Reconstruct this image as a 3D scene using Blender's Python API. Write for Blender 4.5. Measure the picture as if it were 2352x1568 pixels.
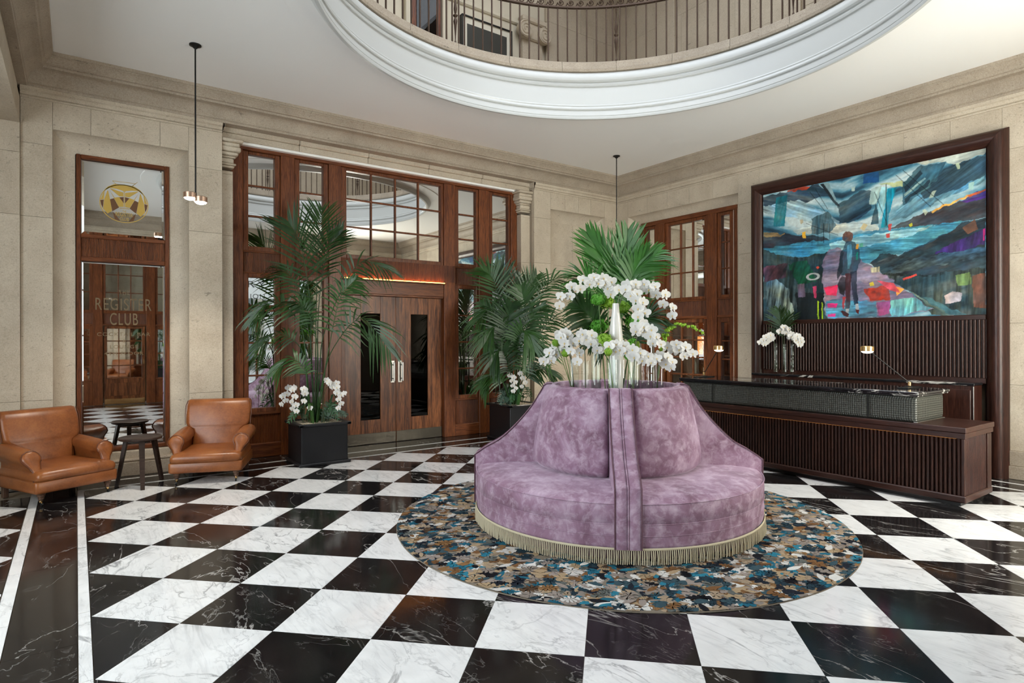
import bpy, bmesh, math, random
import numpy as np
from mathutils import Vector, Matrix

for _o in list(bpy.data.objects):
    bpy.data.objects.remove(_o)
SCN = bpy.context.scene
COL = SCN.collection
PI = math.pi
R = math.radians
random.seed(7)

# ------------------------------------------------------------------ camera
cam_d = bpy.data.cameras.new('camera')
cam_d.sensor_width = 36.0
cam_d.lens = 1389.04 / 2352 * 36.0
cam_d.shift_y = -5.3 / 2352
cam_d.clip_start = 0.05
cam = bpy.data.objects.new('camera', cam_d)
COL.objects.link(cam)
cam.location = (0, 0, 1.5)
cam.rotation_euler = (Matrix.Rotation(R(54.2346 - 90), 4, 'Z') @ Matrix.Rotation(R(90), 4, 'X') @ Matrix.Rotation(R(-0.13), 4, 'Z')).to_euler()
SCN.camera = cam

# ------------------------------------------------------------------ world, lights, exposure
wd = bpy.data.worlds.new('world')
SCN.world = wd
wd.use_nodes = True
_bg = wd.node_tree.nodes['Background']
_bg.inputs['Color'].default_value = (0.80, 0.90, 1.0, 1)
_bg.inputs['Strength'].default_value = 2.2
SCN.view_settings.view_transform = 'Standard'
SCN.view_settings.look = 'None'
SCN.view_settings.gamma = 1.0
SCN.view_settings.exposure = 0.22
SCN.view_settings.use_curve_mapping = False
SCN.cycles.use_denoising = True
SCN.cycles.use_adaptive_sampling = True
SCN.cycles.adaptive_threshold = 0.09
SCN.cycles.adaptive_min_samples = 12
SCN.cycles.max_bounces = 7
SCN.cycles.diffuse_bounces = 4
SCN.cycles.glossy_bounces = 4
SCN.cycles.transmission_bounces = 2
SCN.cycles.transparent_max_bounces = 14
SCN.cycles.caustics_reflective = False
SCN.cycles.caustics_refractive = False
SCN.cycles.sample_clamp_indirect = 6.0


def area(name, loc, rot, sx, sy, power, col, shape='RECTANGLE', spread=180):
    l = bpy.data.lights.new(name, 'AREA')
    l.shape = shape
    l.size = sx
    l.size_y = sy
    l.energy = power
    l.color = col
    l.spread = R(spread)
    o = bpy.data.objects.new(name, l)
    o.location = loc
    o.rotation_euler = rot
    COL.objects.link(o)
    return o


# added fill light outside an invented window at the right of the front wall
area('window_fill', (6.25, -1.25, 2.05), (R(90), 0, 0), 1.1, 3.1, 480, (1.0, 0.94, 0.85))
# added fill light outside an invented side lobby window, shining in (+X)
area('lobby_fill', (-3.2, 2.9, 2.1), (0, R(-90), 0), 3.0, 4.8, 330, (0.92, 0.96, 1.0))
# daylight from the laylight over the gallery
area('laylight_daylight', (3.8, 3.68, 8.9), (0, 0, 0), 6.0, 6.0, 165, (0.96, 0.97, 1.0))

# ------------------------------------------------------------------ mesh builder


class MB:
    def __init__(s):
        s.v = []
        s.f = []
        s.m = []

    def add(s, verts, faces, mi=0):
        b = len(s.v)
        s.v.extend([tuple(p) for p in verts])
        s.f.extend([tuple(b + i for i in f) for f in faces])
        s.m.extend([mi] * len(faces))
        return s

    def box(s, x0, x1, y0, y1, z0, z1, mi=0):
        v = [(x, y, z) for x in (x0, x1) for y in (y0, y1) for z in (z0, z1)]
        return s.add(v, [(0, 1, 3, 2), (4, 6, 7, 5), (0, 4, 5, 1), (2, 3, 7, 6), (0, 2, 6, 4), (1, 5, 7, 3)], mi)

    def cbox(s, x0, x1, y0, y1, z0, z1, c=0.004, mi=0):
        hx, hy, hz = (x1 - x0) / 2, (y1 - y0) / 2, (z1 - z0) / 2
        cx, cy, cz = (x1 + x0) / 2, (y1 + y0) / 2, (z1 + z0) / 2
        c = min(c, hx * .9, hy * .9, hz * .9)
        idx = {}
        v = []
        for sx in (-1, 1):
            for sy in (-1, 1):
                for sz in (-1, 1):
                    for k in range(3):
                        d = [hx - c, hy - c, hz - c]
                        d[k] += c
                        idx[(sx, sy, sz, k)] = len(v)
                        v.append((cx + sx * d[0], cy + sy * d[1], cz + sz * d[2]))
        f = []
        sg = (-1, 1)
        quad = ((-1, -1), (1, -1), (1, 1), (-1, 1))
        for q in sg:
            f.append([idx[(q, a, b, 0)] for a, b in quad])
            f.append([idx[(a, q, b, 1)] for a, b in quad])
            f.append([idx[(a, b, q, 2)] for a, b in quad])
        for a in sg:
            for b in sg:
                f.append([idx[(a, b, -1, 0)], idx[(a, b, 1, 0)], idx[(a, b, 1, 1)], idx[(a, b, -1, 1)]])
                f.append([idx[(a, -1, b, 0)], idx[(a, 1, b, 0)], idx[(a, 1, b, 2)], idx[(a, -1, b, 2)]])
                f.append([idx[(-1, a, b, 1)], idx[(1, a, b, 1)], idx[(1, a, b, 2)], idx[(-1, a, b, 2)]])
                for d in sg:
                    f.append([idx[(a, b, d, 0)], idx[(a, b, d, 1)], idx[(a, b, d, 2)]])
        return s.add(v, f, mi)

    def tube(s, path, r, n=8, cap=True, mi=0, closed=False):
        P = [Vector(p) for p in path]
        k = len(P)
        rs = r if isinstance(r, (list, tuple)) else [r] * k
        b = len(s.v)
        prev = None
        for i, p in enumerate(P):
            if closed:
                t = P[(i + 1) % k] - P[i - 1]
            else:
                t = P[min(i + 1, k - 1)] - P[max(i - 1, 0)]
            t.normalize()
            if prev is None:
                a = Vector((0, 0, 1)) if abs(t.z) < .9 else Vector((1, 0, 0))
                u = t.cross(a).normalized()
            else:
                u = (prev - t * prev.dot(t))
                if u.length < 1e-6:
                    u = t.orthogonal()
                u.normalize()
            prev = u
            w = t.cross(u)
            for j in range(n):
                an = 2 * PI * j / n
                s.v.append(tuple(p + (u * math.cos(an) + w * math.sin(an)) * rs[i]))
        rng = k if closed else k - 1
        for i in range(rng):
            i2 = (i + 1) % k
            for j in range(n):
                j2 = (j + 1) % n
                s.f.append((b + i * n + j, b + i * n + j2, b + i2 * n + j2, b + i2 * n + j))
                s.m.append(mi)
        if cap and not closed:
            s.f.append(tuple(b + j for j in reversed(range(n))))
            s.f.append(tuple(b + (k - 1) * n + j for j in range(n)))
            s.m.extend([mi, mi])
        return s

    def lathe(s, prof, n=24, c=(0, 0, 0), a0=0.0, a1=2 * PI, mi=0, cap=False):
        full = abs(a1 - a0 - 2 * PI) < 1e-6
        m = n if full else n + 1
        b = len(s.v)
        k = len(prof)
        for i in range(m):
            a = a0 + (a1 - a0) * i / n
            ca, sa = math.cos(a), math.sin(a)
            for r, z in prof:
                s.v.append((c[0] + r * ca, c[1] + r * sa, c[2] + z))
        for i in range(n):
            i2 = (i + 1) % m
            for j in range(k - 1):
                s.f.append((b + i * k + j, b + i2 * k + j, b + i2 * k + j + 1, b + i * k + j + 1))
                s.m.append(mi)
        if cap and full:
            for j in (0, k - 1):
                s.f.append(tuple(b + i * k + j for i in range(m)))
                s.m.append(mi)
        if cap and not full:
            for i in (0, m - 1):
                s.f.append(tuple(b + i * k + j for j in range(k)))
                s.m.append(mi)
        return s

    def sheet(s, rows, mi=0, wrap=False):
        k = len(rows[0])
        b = len(s.v)
        for r in rows:
            s.v.extend([tuple(p) for p in r])
        for i in range(len(rows) - 1):
            for j in range(k if wrap else k - 1):
                j2 = (j + 1) % k
                s.f.append((b + i * k + j, b + i * k + j2, b + (i + 1) * k + j2, b + (i + 1) * k + j))
                s.m.append(mi)
        return s

    def loft(s, rings, mi=0, cap=True):
        k = len(rings[0])
        b = len(s.v)
        s.sheet(rings, mi, True)
        if cap:
            s.f.append(tuple(b + j for j in range(k)))
            s.f.append(tuple(b + (len(rings) - 1) * k + j for j in reversed(range(k))))
            s.m.extend([mi, mi])
        return s

    def prism(s, poly, z0, z1, axis='z', mi=0):
        # poly in (u, w); axis z: (x,y), axis y: (x,z), axis x: (y,z)
        def P(u, w, d):
            return (u, w, d) if axis == 'z' else ((u, d, w) if axis == 'y' else (d, u, w))
        k = len(poly)
        v = [P(u, w, z0) for u, w in poly] + [P(u, w, z1) for u, w in poly]
        f = [tuple(range(k)), tuple(range(2 * k - 1, k - 1, -1))]
        f += [(i, (i + 1) % k, k + (i + 1) % k, k + i) for i in range(k)]
        return s.add(v, f, mi)

    def mesh(s, name, mats, smooth=None, recalc=True):
        me = bpy.data.meshes.new(name)
        me.from_pydata(s.v, [], s.f)
        for m in (mats if isinstance(mats, (list, tuple)) else [mats]):
            me.materials.append(m)
        if any(s.m):
            me.polygons.foreach_set('material_index', s.m)
        if recalc:
            bm = bmesh.new()
            bm.from_mesh(me)
            bmesh.ops.recalc_face_normals(bm, faces=bm.faces)
            bm.to_mesh(me)
            bm.free()
        if smooth is not None:
            me.polygons.foreach_set('use_smooth', [True] * len(me.polygons))
            if smooth < 180:
                me.set_sharp_from_angle(angle=R(smooth))
        me.update()
        return me

    def build(s, name, mats, parent=None, smooth=None, loc=None, recalc=True):
        return link(name, s.mesh(name, mats, smooth, recalc), parent, loc)


def link(name, me, parent=None, loc=None, rot=None):
    o = bpy.data.objects.new(name, me)
    COL.objects.link(o)
    if parent is not None:
        o.parent = parent
    if loc is not None:
        o.location = loc
    if rot is not None:
        o.rotation_euler = rot
    return o


def tag(o, label=None, cat=None, group=None, kind=None):
    if label:
        o['label'] = label
    if cat:
        o['category'] = cat
    if group:
        o['group'] = group
    if kind:
        o['kind'] = kind
    return o


def thing(name, label, cat, loc=(0, 0, 0), rz=0.0, group=None):
    o = link(name, None, None, loc, (0, 0, rz))
    o.empty_display_size = .1
    return tag(o, label, cat, group)


def struct(name, mb=None, m=None, label=None, smooth=None, loc=None, rz=0.0):
    o = mb.build(name, m, None, smooth, loc) if mb else link(name, None, None, loc, (0, 0, rz))
    return tag(o, label, None, None, 'structure')


def copy_tree(o, parent=None):
    c = o.copy()
    COL.objects.link(c)
    c.parent = parent
    for ch in list(o.children):
        copy_tree(ch, c)
    return c


RV = Vector((0.81137, -0.58453, 0))      # camera right on the ground: used to describe plants as seen from the room
TV = Vector((-0.58453, -0.81137, 0))     # towards the camera


def bez(p, n):
    p = [Vector(q) for q in p]
    out = []
    for i in range(n):
        t = i / (n - 1)
        u = 1 - t
        out.append(p[0] * u ** 3 + p[1] * 3 * u * u * t + p[2] * 3 * u * t * t + p[3] * t ** 3)
    return out


def spline(pts, n):
    # Catmull-Rom through points
    P = [Vector(q) for q in pts]
    P = [P[0] * 2 - P[1]] + P + [P[-1] * 2 - P[-2]]
    out = []
    seg = len(P) - 3
    for i in range(n):
        t = i / (n - 1) * seg
        k = min(int(t), seg - 1)
        t -= k
        a, b, c, d = P[k:k + 4]
        out.append(.5 * ((2 * b) + (c - a) * t + (2 * a - 5 * b + 4 * c - d) * t * t + (3 * b - a - 3 * c + d) * t ** 3))
    return out


# ------------------------------------------------------------------ materials
def newmat(name):
    m = bpy.data.materials.new(name)
    m.use_nodes = True
    nt = m.node_tree
    return m, nt, nt.nodes['Principled BSDF']


def nd(nt, typ, **kw):
    n = nt.nodes.new(typ)
    for k, v in kw.items():
        if k in n.inputs:
            n.inputs[k].default_value = v
        else:
            setattr(n, k, v)
    return n


def ramp(nt, fac, stops, interp='LINEAR'):
    r = nt.nodes.new('ShaderNodeValToRGB')
    r.color_ramp.interpolation = interp
    e = r.color_ramp.elements
    while len(e) < len(stops):
        e.new(.5)
    for i, (p, c) in enumerate(stops):
        e[i].position = p
        e[i].color = (c[0], c[1], c[2], 1)
    nt.links.new(fac, r.inputs['Fac'])
    return r.outputs['Color']


def coords(nt, scale=(1, 1, 1), rnd=0.0, obj=False):
    # world position (or object coordinates), optionally shifted per object
    if obj:
        src = nt.nodes.new('ShaderNodeTexCoord').outputs['Object']
    else:
        src = nt.nodes.new('ShaderNodeNewGeometry').outputs['Position']
    if rnd:
        oi = nt.nodes.new('ShaderNodeObjectInfo')
        mu = nd(nt, 'ShaderNodeMath', operation='MULTIPLY')
        mu.inputs[1].default_value = rnd
        nt.links.new(oi.outputs['Random'], mu.inputs[0])
        cb = nt.nodes.new('ShaderNodeCombineXYZ')
        for i in range(3):
            nt.links.new(mu.outputs[0], cb.inputs[i])
        ad = nd(nt, 'ShaderNodeVectorMath', operation='ADD')
        nt.links.new(src, ad.inputs[0])
        nt.links.new(cb.outputs[0], ad.inputs[1])
        src = ad.outputs[0]
    mp = nt.nodes.new('ShaderNodeMapping')
    mp.inputs['Scale'].default_value = scale
    nt.links.new(src, mp.inputs['Vector'])
    return mp.outputs['Vector']


def noise(nt, vec, scale, detail=6, rough=.6, dist=0.0):
    n = nd(nt, 'ShaderNodeTexNoise')
    n.inputs['Scale'].default_value = scale
    n.inputs['Detail'].default_value = detail
    n.inputs['Roughness'].default_value = rough
    n.inputs['Distortion'].default_value = dist
    nt.links.new(vec, n.inputs['Vector'])
    return n.outputs['Fac']


def mixc(nt, fac, a, b, typ='MIX'):
    m = nd(nt, 'ShaderNodeMix', data_type='RGBA', blend_type=typ)
    for sk, val in ((m.inputs[0], fac), (m.inputs[6], a), (m.inputs[7], b)):
        if hasattr(val, 'links'):
            nt.links.new(val, sk)
        elif isinstance(val, (int, float)):
            sk.default_value = val
        else:
            sk.default_value = (val[0], val[1], val[2], 1)
    return m.outputs[2]


def bump(nt, bsdf, h, strength=.2, dist=.01):
    b = nd(nt, 'ShaderNodeBump')
    b.inputs['Strength'].default_value = strength
    b.inputs['Distance'].default_value = dist
    nt.links.new(h, b.inputs['Height'])
    nt.links.new(b.outputs['Normal'], bsdf.inputs['Normal'])


def plain(name, col, rough=.5, metal=0.0, spec=.5, coat=0.0, sheen=0.0):
    m, nt, b = newmat(name)
    b.inputs['Base Color'].default_value = (*col, 1)
    b.inputs['Roughness'].default_value = rough
    b.inputs['Metallic'].default_value = metal
    b.inputs['Specular IOR Level'].default_value = spec
    b.inputs['Coat Weight'].default_value = coat
    b.inputs['Sheen Weight'].default_value = sheen
    return m


def emis(name, col, strength):
    m, nt, b = newmat(name)
    b.inputs['Base Color'].default_value = (*col, 1)
    b.inputs['Emission Color'].default_value = (*col, 1)
    b.inputs['Emission Strength'].default_value = strength
    return m


def stone_mat(name, c_lo, c_hi, rough=.6):
    m, nt, b = newmat(name)
    v = coords(nt, rnd=9.0)
    n1 = noise(nt, v, 2.2, 5, .65, .4)
    col = ramp(nt, n1, [(.25, c_lo), (.75, c_hi)])
    n2 = noise(nt, v, 34, 3, .7)
    col = mixc(nt, ramp(nt, n2, [(.3, (.6, .6, .6)), (.42, (0, 0, 0))]), col, tuple(x * .72 for x in c_lo))
    v2 = coords(nt, (1, 1, 2.2), rnd=5.0)
    n3 = noise(nt, v2, 12, 4, .6, 1.2)
    col = mixc(nt, ramp(nt, n3, [(.28, (1, 1, 1)), (.34, (0, 0, 0))]), col, tuple(x * .5 for x in c_lo))
    n4 = noise(nt, v, 90, 2, .5)
    col = mixc(nt, .14, col, ramp(nt, n4, [(.3, (.2, .16, .12)), (.7, (.9, .85, .75))]))
    nt.links.new(col, b.inputs['Base Color'])
    b.inputs['Roughness'].default_value = rough
    bump(nt, b, n3, .12, .006)
    return m


def marble_mat(name, base, base2, vein, black=False):
    m, nt, b = newmat(name)
    v = coords(nt, (1, 1, 1), rnd=23.0)
    n1 = noise(nt, v, 3.0, 8, .6, .9)
    col = ramp(nt, n1, [(.3, base), (.75, base2)])

    def veins(scale, dist, w, rough=.55):
        vv = coords(nt, (1.0, .45, 1), rnd=31.0)
        n = noise(nt, vv, scale, 7, rough, dist)
        a = nd(nt, 'ShaderNodeMath', operation='SUBTRACT')
        a.inputs[1].default_value = .5
        nt.links.new(n, a.inputs[0])
        c = nd(nt, 'ShaderNodeMath', operation='ABSOLUTE')
        nt.links.new(a.outputs[0], c.inputs[0])
        return ramp(nt, c.outputs[0], [(0.0, (1, 1, 1)), (w, (0, 0, 0))])
    if black:
        k1 = mixc(nt, ramp(nt, noise(nt, v, 1.6, 3, .5), [(.36, (0, 0, 0)), (.62, (1, 1, 1))]), (0, 0, 0), veins(2.2, .8, .0055))
        k2 = mixc(nt, ramp(nt, noise(nt, v, 4, 3, .5), [(.44, (0, 0, 0)), (.72, (.8, .8, .8))]), (0, 0, 0), veins(5.5, 1.3, .009))
        col = mixc(nt, k1, col, vein)
        col = mixc(nt, k2, col, tuple(x * .4 for x in vein))
    else:
        k1 = mixc(nt, ramp(nt, noise(nt, v, 2.2, 3, .5), [(.4, (0, 0, 0)), (.68, (.85, .85, .85))]), (0, 0, 0), veins(2.6, 1.1, .015))
        k2 = mixc(nt, ramp(nt, noise(nt, v, 5, 3, .5), [(.45, (0, 0, 0)), (.75, (.6, .6, .6))]), (0, 0, 0), veins(7, 1.6, .028))
        col = mixc(nt, k1, col, vein)
        col = mixc(nt, k2, col, tuple(x * 1.5 for x in vein))
        vs = coords(nt, (1.0, .12, 1), rnd=17.0)
        col = mixc(nt, ramp(nt, noise(nt, vs, 26, 5, .65, .8), [(.50, (0, 0, 0)), (.80, (.5, .5, .5))]), col, (.36, .36, .38))
    nt.links.new(col, b.inputs['Base Color'])
    b.inputs['Roughness'].default_value = .10 if black else .12
    b.inputs['Specular IOR Level'].default_value = .22 if black else .4
    return m


def wood_mat(name, c1, c2, axis='z', rough=.38, k=1.0, contrast=(.32, .68)):
    m, nt, b = newmat(name)
    s = {'x': (.07, 1, 1), 'y': (1, .07, 1), 'z': (1, 1, .07)}[axis]
    v = coords(nt, s, rnd=13.0)
    n1 = noise(nt, v, 22 * k, 5, .6, 1.0)
    n2 = noise(nt, v, 120 * k, 3, .6, .2)
    col = ramp(nt, n1, [(contrast[0], c1), (contrast[1], c2)])
    col = mixc(nt, ramp(nt, n2, [(.35, (.75, .75, .75)), (.55, (0, 0, 0))]), col, tuple(x * .45 for x in c1))
    oi = nt.nodes.new('ShaderNodeObjectInfo')
    col = mixc(nt, ramp(nt, oi.outputs['Random'], [(0, (0, 0, 0)), (1, (.25, .25, .25))]), col, tuple(x * .6 for x in c1))
    nt.links.new(col, b.inputs['Base Color'])
    b.inputs['Roughness'].default_value = rough
    b.inputs['Specular IOR Level'].default_value = .32
    bump(nt, b, n2, .08, .003)
    return m


def glass_mat(name, tint=(.97, .99, .98), refl=1.0, rough=0.0):
    m = bpy.data.materials.new(name)
    m.use_nodes = True
    nt = m.node_tree
    nt.nodes.clear()
    out = nt.nodes.new('ShaderNodeOutputMaterial')
    tr = nt.nodes.new('ShaderNodeBsdfTransparent')
    tr.inputs['Color'].default_value = (*tint, 1)
    gl = nt.nodes.new('ShaderNodeBsdfGlossy')
    gl.inputs['Roughness'].default_value = rough
    lw = nt.nodes.new('ShaderNodeLayerWeight')
    lw.inputs['Blend'].default_value = .18
    mx = nt.nodes.new('ShaderNodeMixShader')
    mu = nd(nt, 'ShaderNodeMath', operation='MULTIPLY_ADD')
    mu.inputs[1].default_value = .38 * refl
    mu.inputs[2].default_value = .035 * refl
    nt.links.new(lw.outputs['Facing'], mu.inputs[0])
    nt.links.new(mu.outputs[0], mx.inputs[0])
    nt.links.new(tr.outputs[0], mx.inputs[1])
    nt.links.new(gl.outputs[0], mx.inputs[2])
    nt.links.new(mx.outputs[0], out.inputs['Surface'])
    return m


M = {}
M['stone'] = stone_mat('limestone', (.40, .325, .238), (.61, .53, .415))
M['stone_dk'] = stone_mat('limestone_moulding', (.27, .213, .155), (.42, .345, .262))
M['joint'] = plain('joint_mortar', (.30, .25, .19), .9)
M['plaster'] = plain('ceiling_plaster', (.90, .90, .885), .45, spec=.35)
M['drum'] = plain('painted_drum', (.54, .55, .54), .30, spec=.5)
M['wmarble'] = marble_mat('white_marble', (.70, .70, .70), (.86, .86, .86), (.16, .16, .17))
M['bmarble'] = marble_mat('black_marble', (.006, .006, .007), (.016, .014, .014), (.42, .40, .38), True)
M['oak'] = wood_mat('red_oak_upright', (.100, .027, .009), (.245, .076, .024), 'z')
M['oak_x'] = wood_mat('red_oak_rail_x', (.100, .027, .009), (.245, .076, .024), 'x')
M['oak_y'] = wood_mat('red_oak_rail_y', (.100, .027, .009), (.245, .076, .024), 'y')
M['oak_door'] = wood_mat('door_veneer', (.075, .022, .008), (.29, .10, .034), 'z', .35, .7, (.38, .62))
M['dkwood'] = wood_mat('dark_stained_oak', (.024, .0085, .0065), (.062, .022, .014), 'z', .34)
M['dkwood_y'] = wood_mat('dark_stained_oak_rail', (.028, .0095, .007), (.068, .024, .015), 'y', .34)
M['mirror'] = plain('mirror_glass', (.80, .80, .78), .015, 1.0)
M['glass'] = glass_mat('clear_glass')
M['vglass'] = glass_mat('vase_glass', (.97, .985, .975), .45, .03)
M['dkglass'] = glass_mat('tinted_glass', (.10, .09, .08), .6)
M['steel'] = plain('brushed_steel', (.40, .385, .36), .34, 1.0)
M['bronze_plate'] = plain('kick_plate_metal', (.085, .075, .06), .38, .9)
M['brass'] = plain('brushed_brass', (.72, .48, .22), .25, 1.0)
M['copper'] = plain('satin_copper', (.72, .50, .38), .28, 1.0)
M['blackmetal'] = plain('black_metal', (.010, .010, .010), .4, .3)
M['iron'] = plain('bronze_iron', (.075, .045, .03), .45, .5)
M['chalkblack'] = plain('black_planter', (.008, .0085, .010), .35)
M['led'] = emis('warm_led', (1.0, .34, .05), 16.0)
M['amber'] = emis('amber_panel', (1.0, .36, .08), .8)
M['led_soft'] = emis('warm_led_soft', (1.0, .42, .08), 1.3)
M['bulb'] = emis('lamp_diffuser', (1.0, .93, .82), 45.0)
M['bulb_soft'] = emis('lamp_diffuser_soft', (1.0, .90, .72), 6.0)
M['gold'] = plain('gold_leaf_print', (.62, .42, .10), .35, .35)
M['goldbrown'] = plain('brown_print', (.13, .055, .018), .5)
M['gold_dim'] = plain('etched_bronze_print', (.17, .12, .065), .5, .3)
M['ink'] = plain('dark_ink', (.01, .01, .012), .5)
# ------------------------------------------------------------------ room shell
XC, XB, YA, YD, HC = -0.46, 8.10, 7.90, -0.60, 4.40
OCX, OCY = 3.80, 3.68
GAP = 0.0014


def clip(poly, a, b, c):
    # keep a*x + b*y <= c
    out = []
    for i in range(len(poly)):
        p, q = poly[i], poly[(i + 1) % len(poly)]
        dp, dq = a * p[0] + b * p[1] - c, a * q[0] + b * q[1] - c
        if dp <= 0:
            out.append(p)
        if dp * dq < 0:
            t = dp / (dp - dq)
            out.append((p[0] + (q[0] - p[0]) * t, p[1] + (q[1] - p[1]) * t))
    return out


def shrink(poly, g):
    cx = sum(p[0] for p in poly) / len(poly)
    cy = sum(p[1] for p in poly) / len(poly)
    rr = max(math.hypot(p[0] - cx, p[1] - cy) for p in poly)
    k = 1 - g * 1.4 / max(rr, .02)
    return [(cx + (p[0] - cx) * k, cy + (p[1] - cy) * k) for p in poly]


def poly_area(p):
    return abs(sum(p[i][0] * p[(i + 1) % len(p)][1] - p[(i + 1) % len(p)][0] * p[i][1] for i in range(len(p)))) / 2


floor = struct('floor', MB().box(-2.6, 8.6, -3.2, 8.6, -.06, -.012), M['joint'], 'black and white chequered marble floor with white border lines')
TS, U0, V0 = 0.53235, 3.40838, 2.25293
q2 = math.sqrt(.5)


def tile_field(x0, x1, y0, y1, u0, v0, par=0):
    full = {}
    for i in range(-16, 17):
        for j in range(-16, 17):
            uv = [(u0 + TS * (i + a), v0 + TS * (j + b)) for a, b in ((0, 0), (1, 0), (1, 1), (0, 1))]
            p = [((u - v) * q2, (u + v) * q2) for u, v in uv]
            c = p
            for a, b, d in ((-1, 0, -x0), (1, 0, x1), (0, -1, -y0), (0, 1, y1)):
                c = clip(c, a, b, d)
                if len(c) < 3:
                    break
            if len(c) < 3 or poly_area(c) < .0006:
                continue
            black = (i + j + par) % 2 == 0
            mt = M['bmarble'] if black else M['wmarble']
            if poly_area(c) > TS * TS * .999:
                cx, cy = sum(q[0] for q in p) / 4, sum(q[1] for q in p) / 4
                if black not in full:
                    g = TS * q2 - GAP
                    full[black] = MB().prism([(-g, 0), (0, -g), (g, 0), (0, g)], -.012, 0).mesh('tile', mt)
                link('tile', full[black], floor, (cx, cy, 0))
            else:
                MB().prism(shrink(c, GAP), -.012, 0).build('tile', mt, floor)


tile_field(.062, 7.515, -.05, 7.385, U0, V0)
# the neighbouring field beyond the opening on the left
lu, lv = (-0.345 + 6.153) * q2, (0.345 + 6.153) * q2
tile_field(-1.6, -.362, 2.2, 7.4, lu, lv, 0)


def strip(x0, x1, y0, y1, m, n, along):
    for k in range(n):
        t0, t1 = k / n, (k + 1) / n
        if along == 'x':
            MB().box(x0 + (x1 - x0) * t0 + GAP, x0 + (x1 - x0) * t1 - GAP, y0 + GAP, y1 - GAP, -.012, 0).build('border_strip', m, floor)
        else:
            MB().box(x0 + GAP, x1 - GAP, y0 + (y1 - y0) * t0 + GAP, y0 + (y1 - y0) * t1 - GAP, -.012, 0).build('border_strip', m, floor)


W_, B_ = M['wmarble'], M['bmarble']
strip(.004, .060, -.05, 7.385, W_, 9, 'y')          # inner line, left
strip(-.290, .002, -.3, 7.66, B_, 6, 'y')
strip(-.358, -.292, -.3, 7.66, W_, 9, 'y')
strip(.004, 7.517, 7.387, 7.442, W_, 9, 'x')        # inner line, back
strip(.004, 7.80, 7.444, 7.718, B_, 8, 'x')
strip(-.358, 7.87, 7.720, 7.772, W_, 9, 'x')
strip(-2.4, 8.05, 7.774, 8.36, B_, 8, 'x')
strip(7.517, 7.572, -.05, 7.442, W_, 9, 'y')        # inner line, right
strip(7.574, 7.815, -.3, 7.44, B_, 8, 'y')
strip(7.817, 7.872, -.3, 7.718, W_, 9, 'y')
strip(7.874, 8.40, -.6, 7.772, B_, 8, 'y')
strip(-.358, 8.2, -.58, -.31, B_, 8, 'x')
strip(.004, 7.517, -.30, -.055, B_, 8, 'x')


# --- stone walls of coursed blocks -----------------------------------------------------------
def wblock(parent, ax, plane, u0, u1, z0, z1, m=None, dep=.07, g=.0012):
    m = m or M['stone']
    b = MB()
    if ax == 'A':
        b.cbox(u0 + g, u1 - g, plane, plane + dep, z0 + g, z1 - g, .0011)
    else:
        b.cbox(plane, plane + dep, u0 + g, u1 - g, z0 + g, z1 - g, .0011)
    return b.build('stone_block', m, parent)


CRS = [.20, .88, 2.77, 3.52, 3.98]


def pier(parent, ax, plane, u0, u1, crs=CRS, nx=1, off=False):
    for i in range(len(crs) - 1):
        cuts = [u0 + (u1 - u0) * k / nx for k in range(nx + 1)]
        if off and i % 2 and nx > 1:
            w = (u1 - u0) / nx
            cuts = [u0] + [u0 + w * (k + .5) for k in range(nx)] + [u1]
        for a, b in zip(cuts[:-1], cuts[1:]):
            wblock(parent, ax, plane, a, b, crs[i], crs[i + 1])


wallA = struct('wall_back', MB().box(-2.5, 1.45, YA + .30, YA + .6, 0, 4.5).box(1.4, 6.2, YA + .75, YA + .9, 0, 4.5).box(6.1, 8.7, YA + .30, YA + .6, 0, 4.5)
               .box(-2.5, -.20, YA + .05, YA + .31, 0, 4.4).box(1.06, 1.42, YA + .06, YA + .31, 0, 4.4).box(6.14, 6.50, YA + .06, YA + .31, 0, 4.4)
               .box(7.77, 8.4, YA + .06, YA + .31, 0, 4.4).box(-.3, 1.1, YA + .06, YA + .31, 3.72, 4.4).box(6.45, 7.9, YA + .06, YA + .31, 3.72, 4.4),
               M['joint'], 'pale limestone wall with panelled bays and timber screen')
pier(wallA, 'A', YA, XC, -.197)
pier(wallA, 'A', YA, 1.062, 1.42)
pier(wallA, 'A', YA, 6.145, 6.50)
pier(wallA, 'A', YA, 7.765, XB + .02)
for a, b in ((-.197, .13), (.13, .775), (.775, 1.062)):
    wblock(wallA, 'A', YA, a, b, 3.695, 3.98)
for a, b in ((6.50, 6.82), (6.82, 7.13), (7.13, 7.42), (7.42, 7.765)):
    wblock(wallA, 'A', YA, a, b, 3.695, 3.98)
# jamb of the opening on the left, a hand's breadth proud of the wall
pier(wallA, 'A', YA - .045, -2.4, XC, [.0, .88, 2.77, 3.40, 3.72], 2)
# returns of the piers beside the timber screen
for x0, x1 in ((1.42, 1.56), (5.955, 6.145)):
    for z0, z1 in zip([0] + CRS[1:-1], CRS[1:-1] + [3.56]):
        wblock(wallA, 'A', YA + .11, x0, x1, z0, z1, dep=.25)


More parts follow.
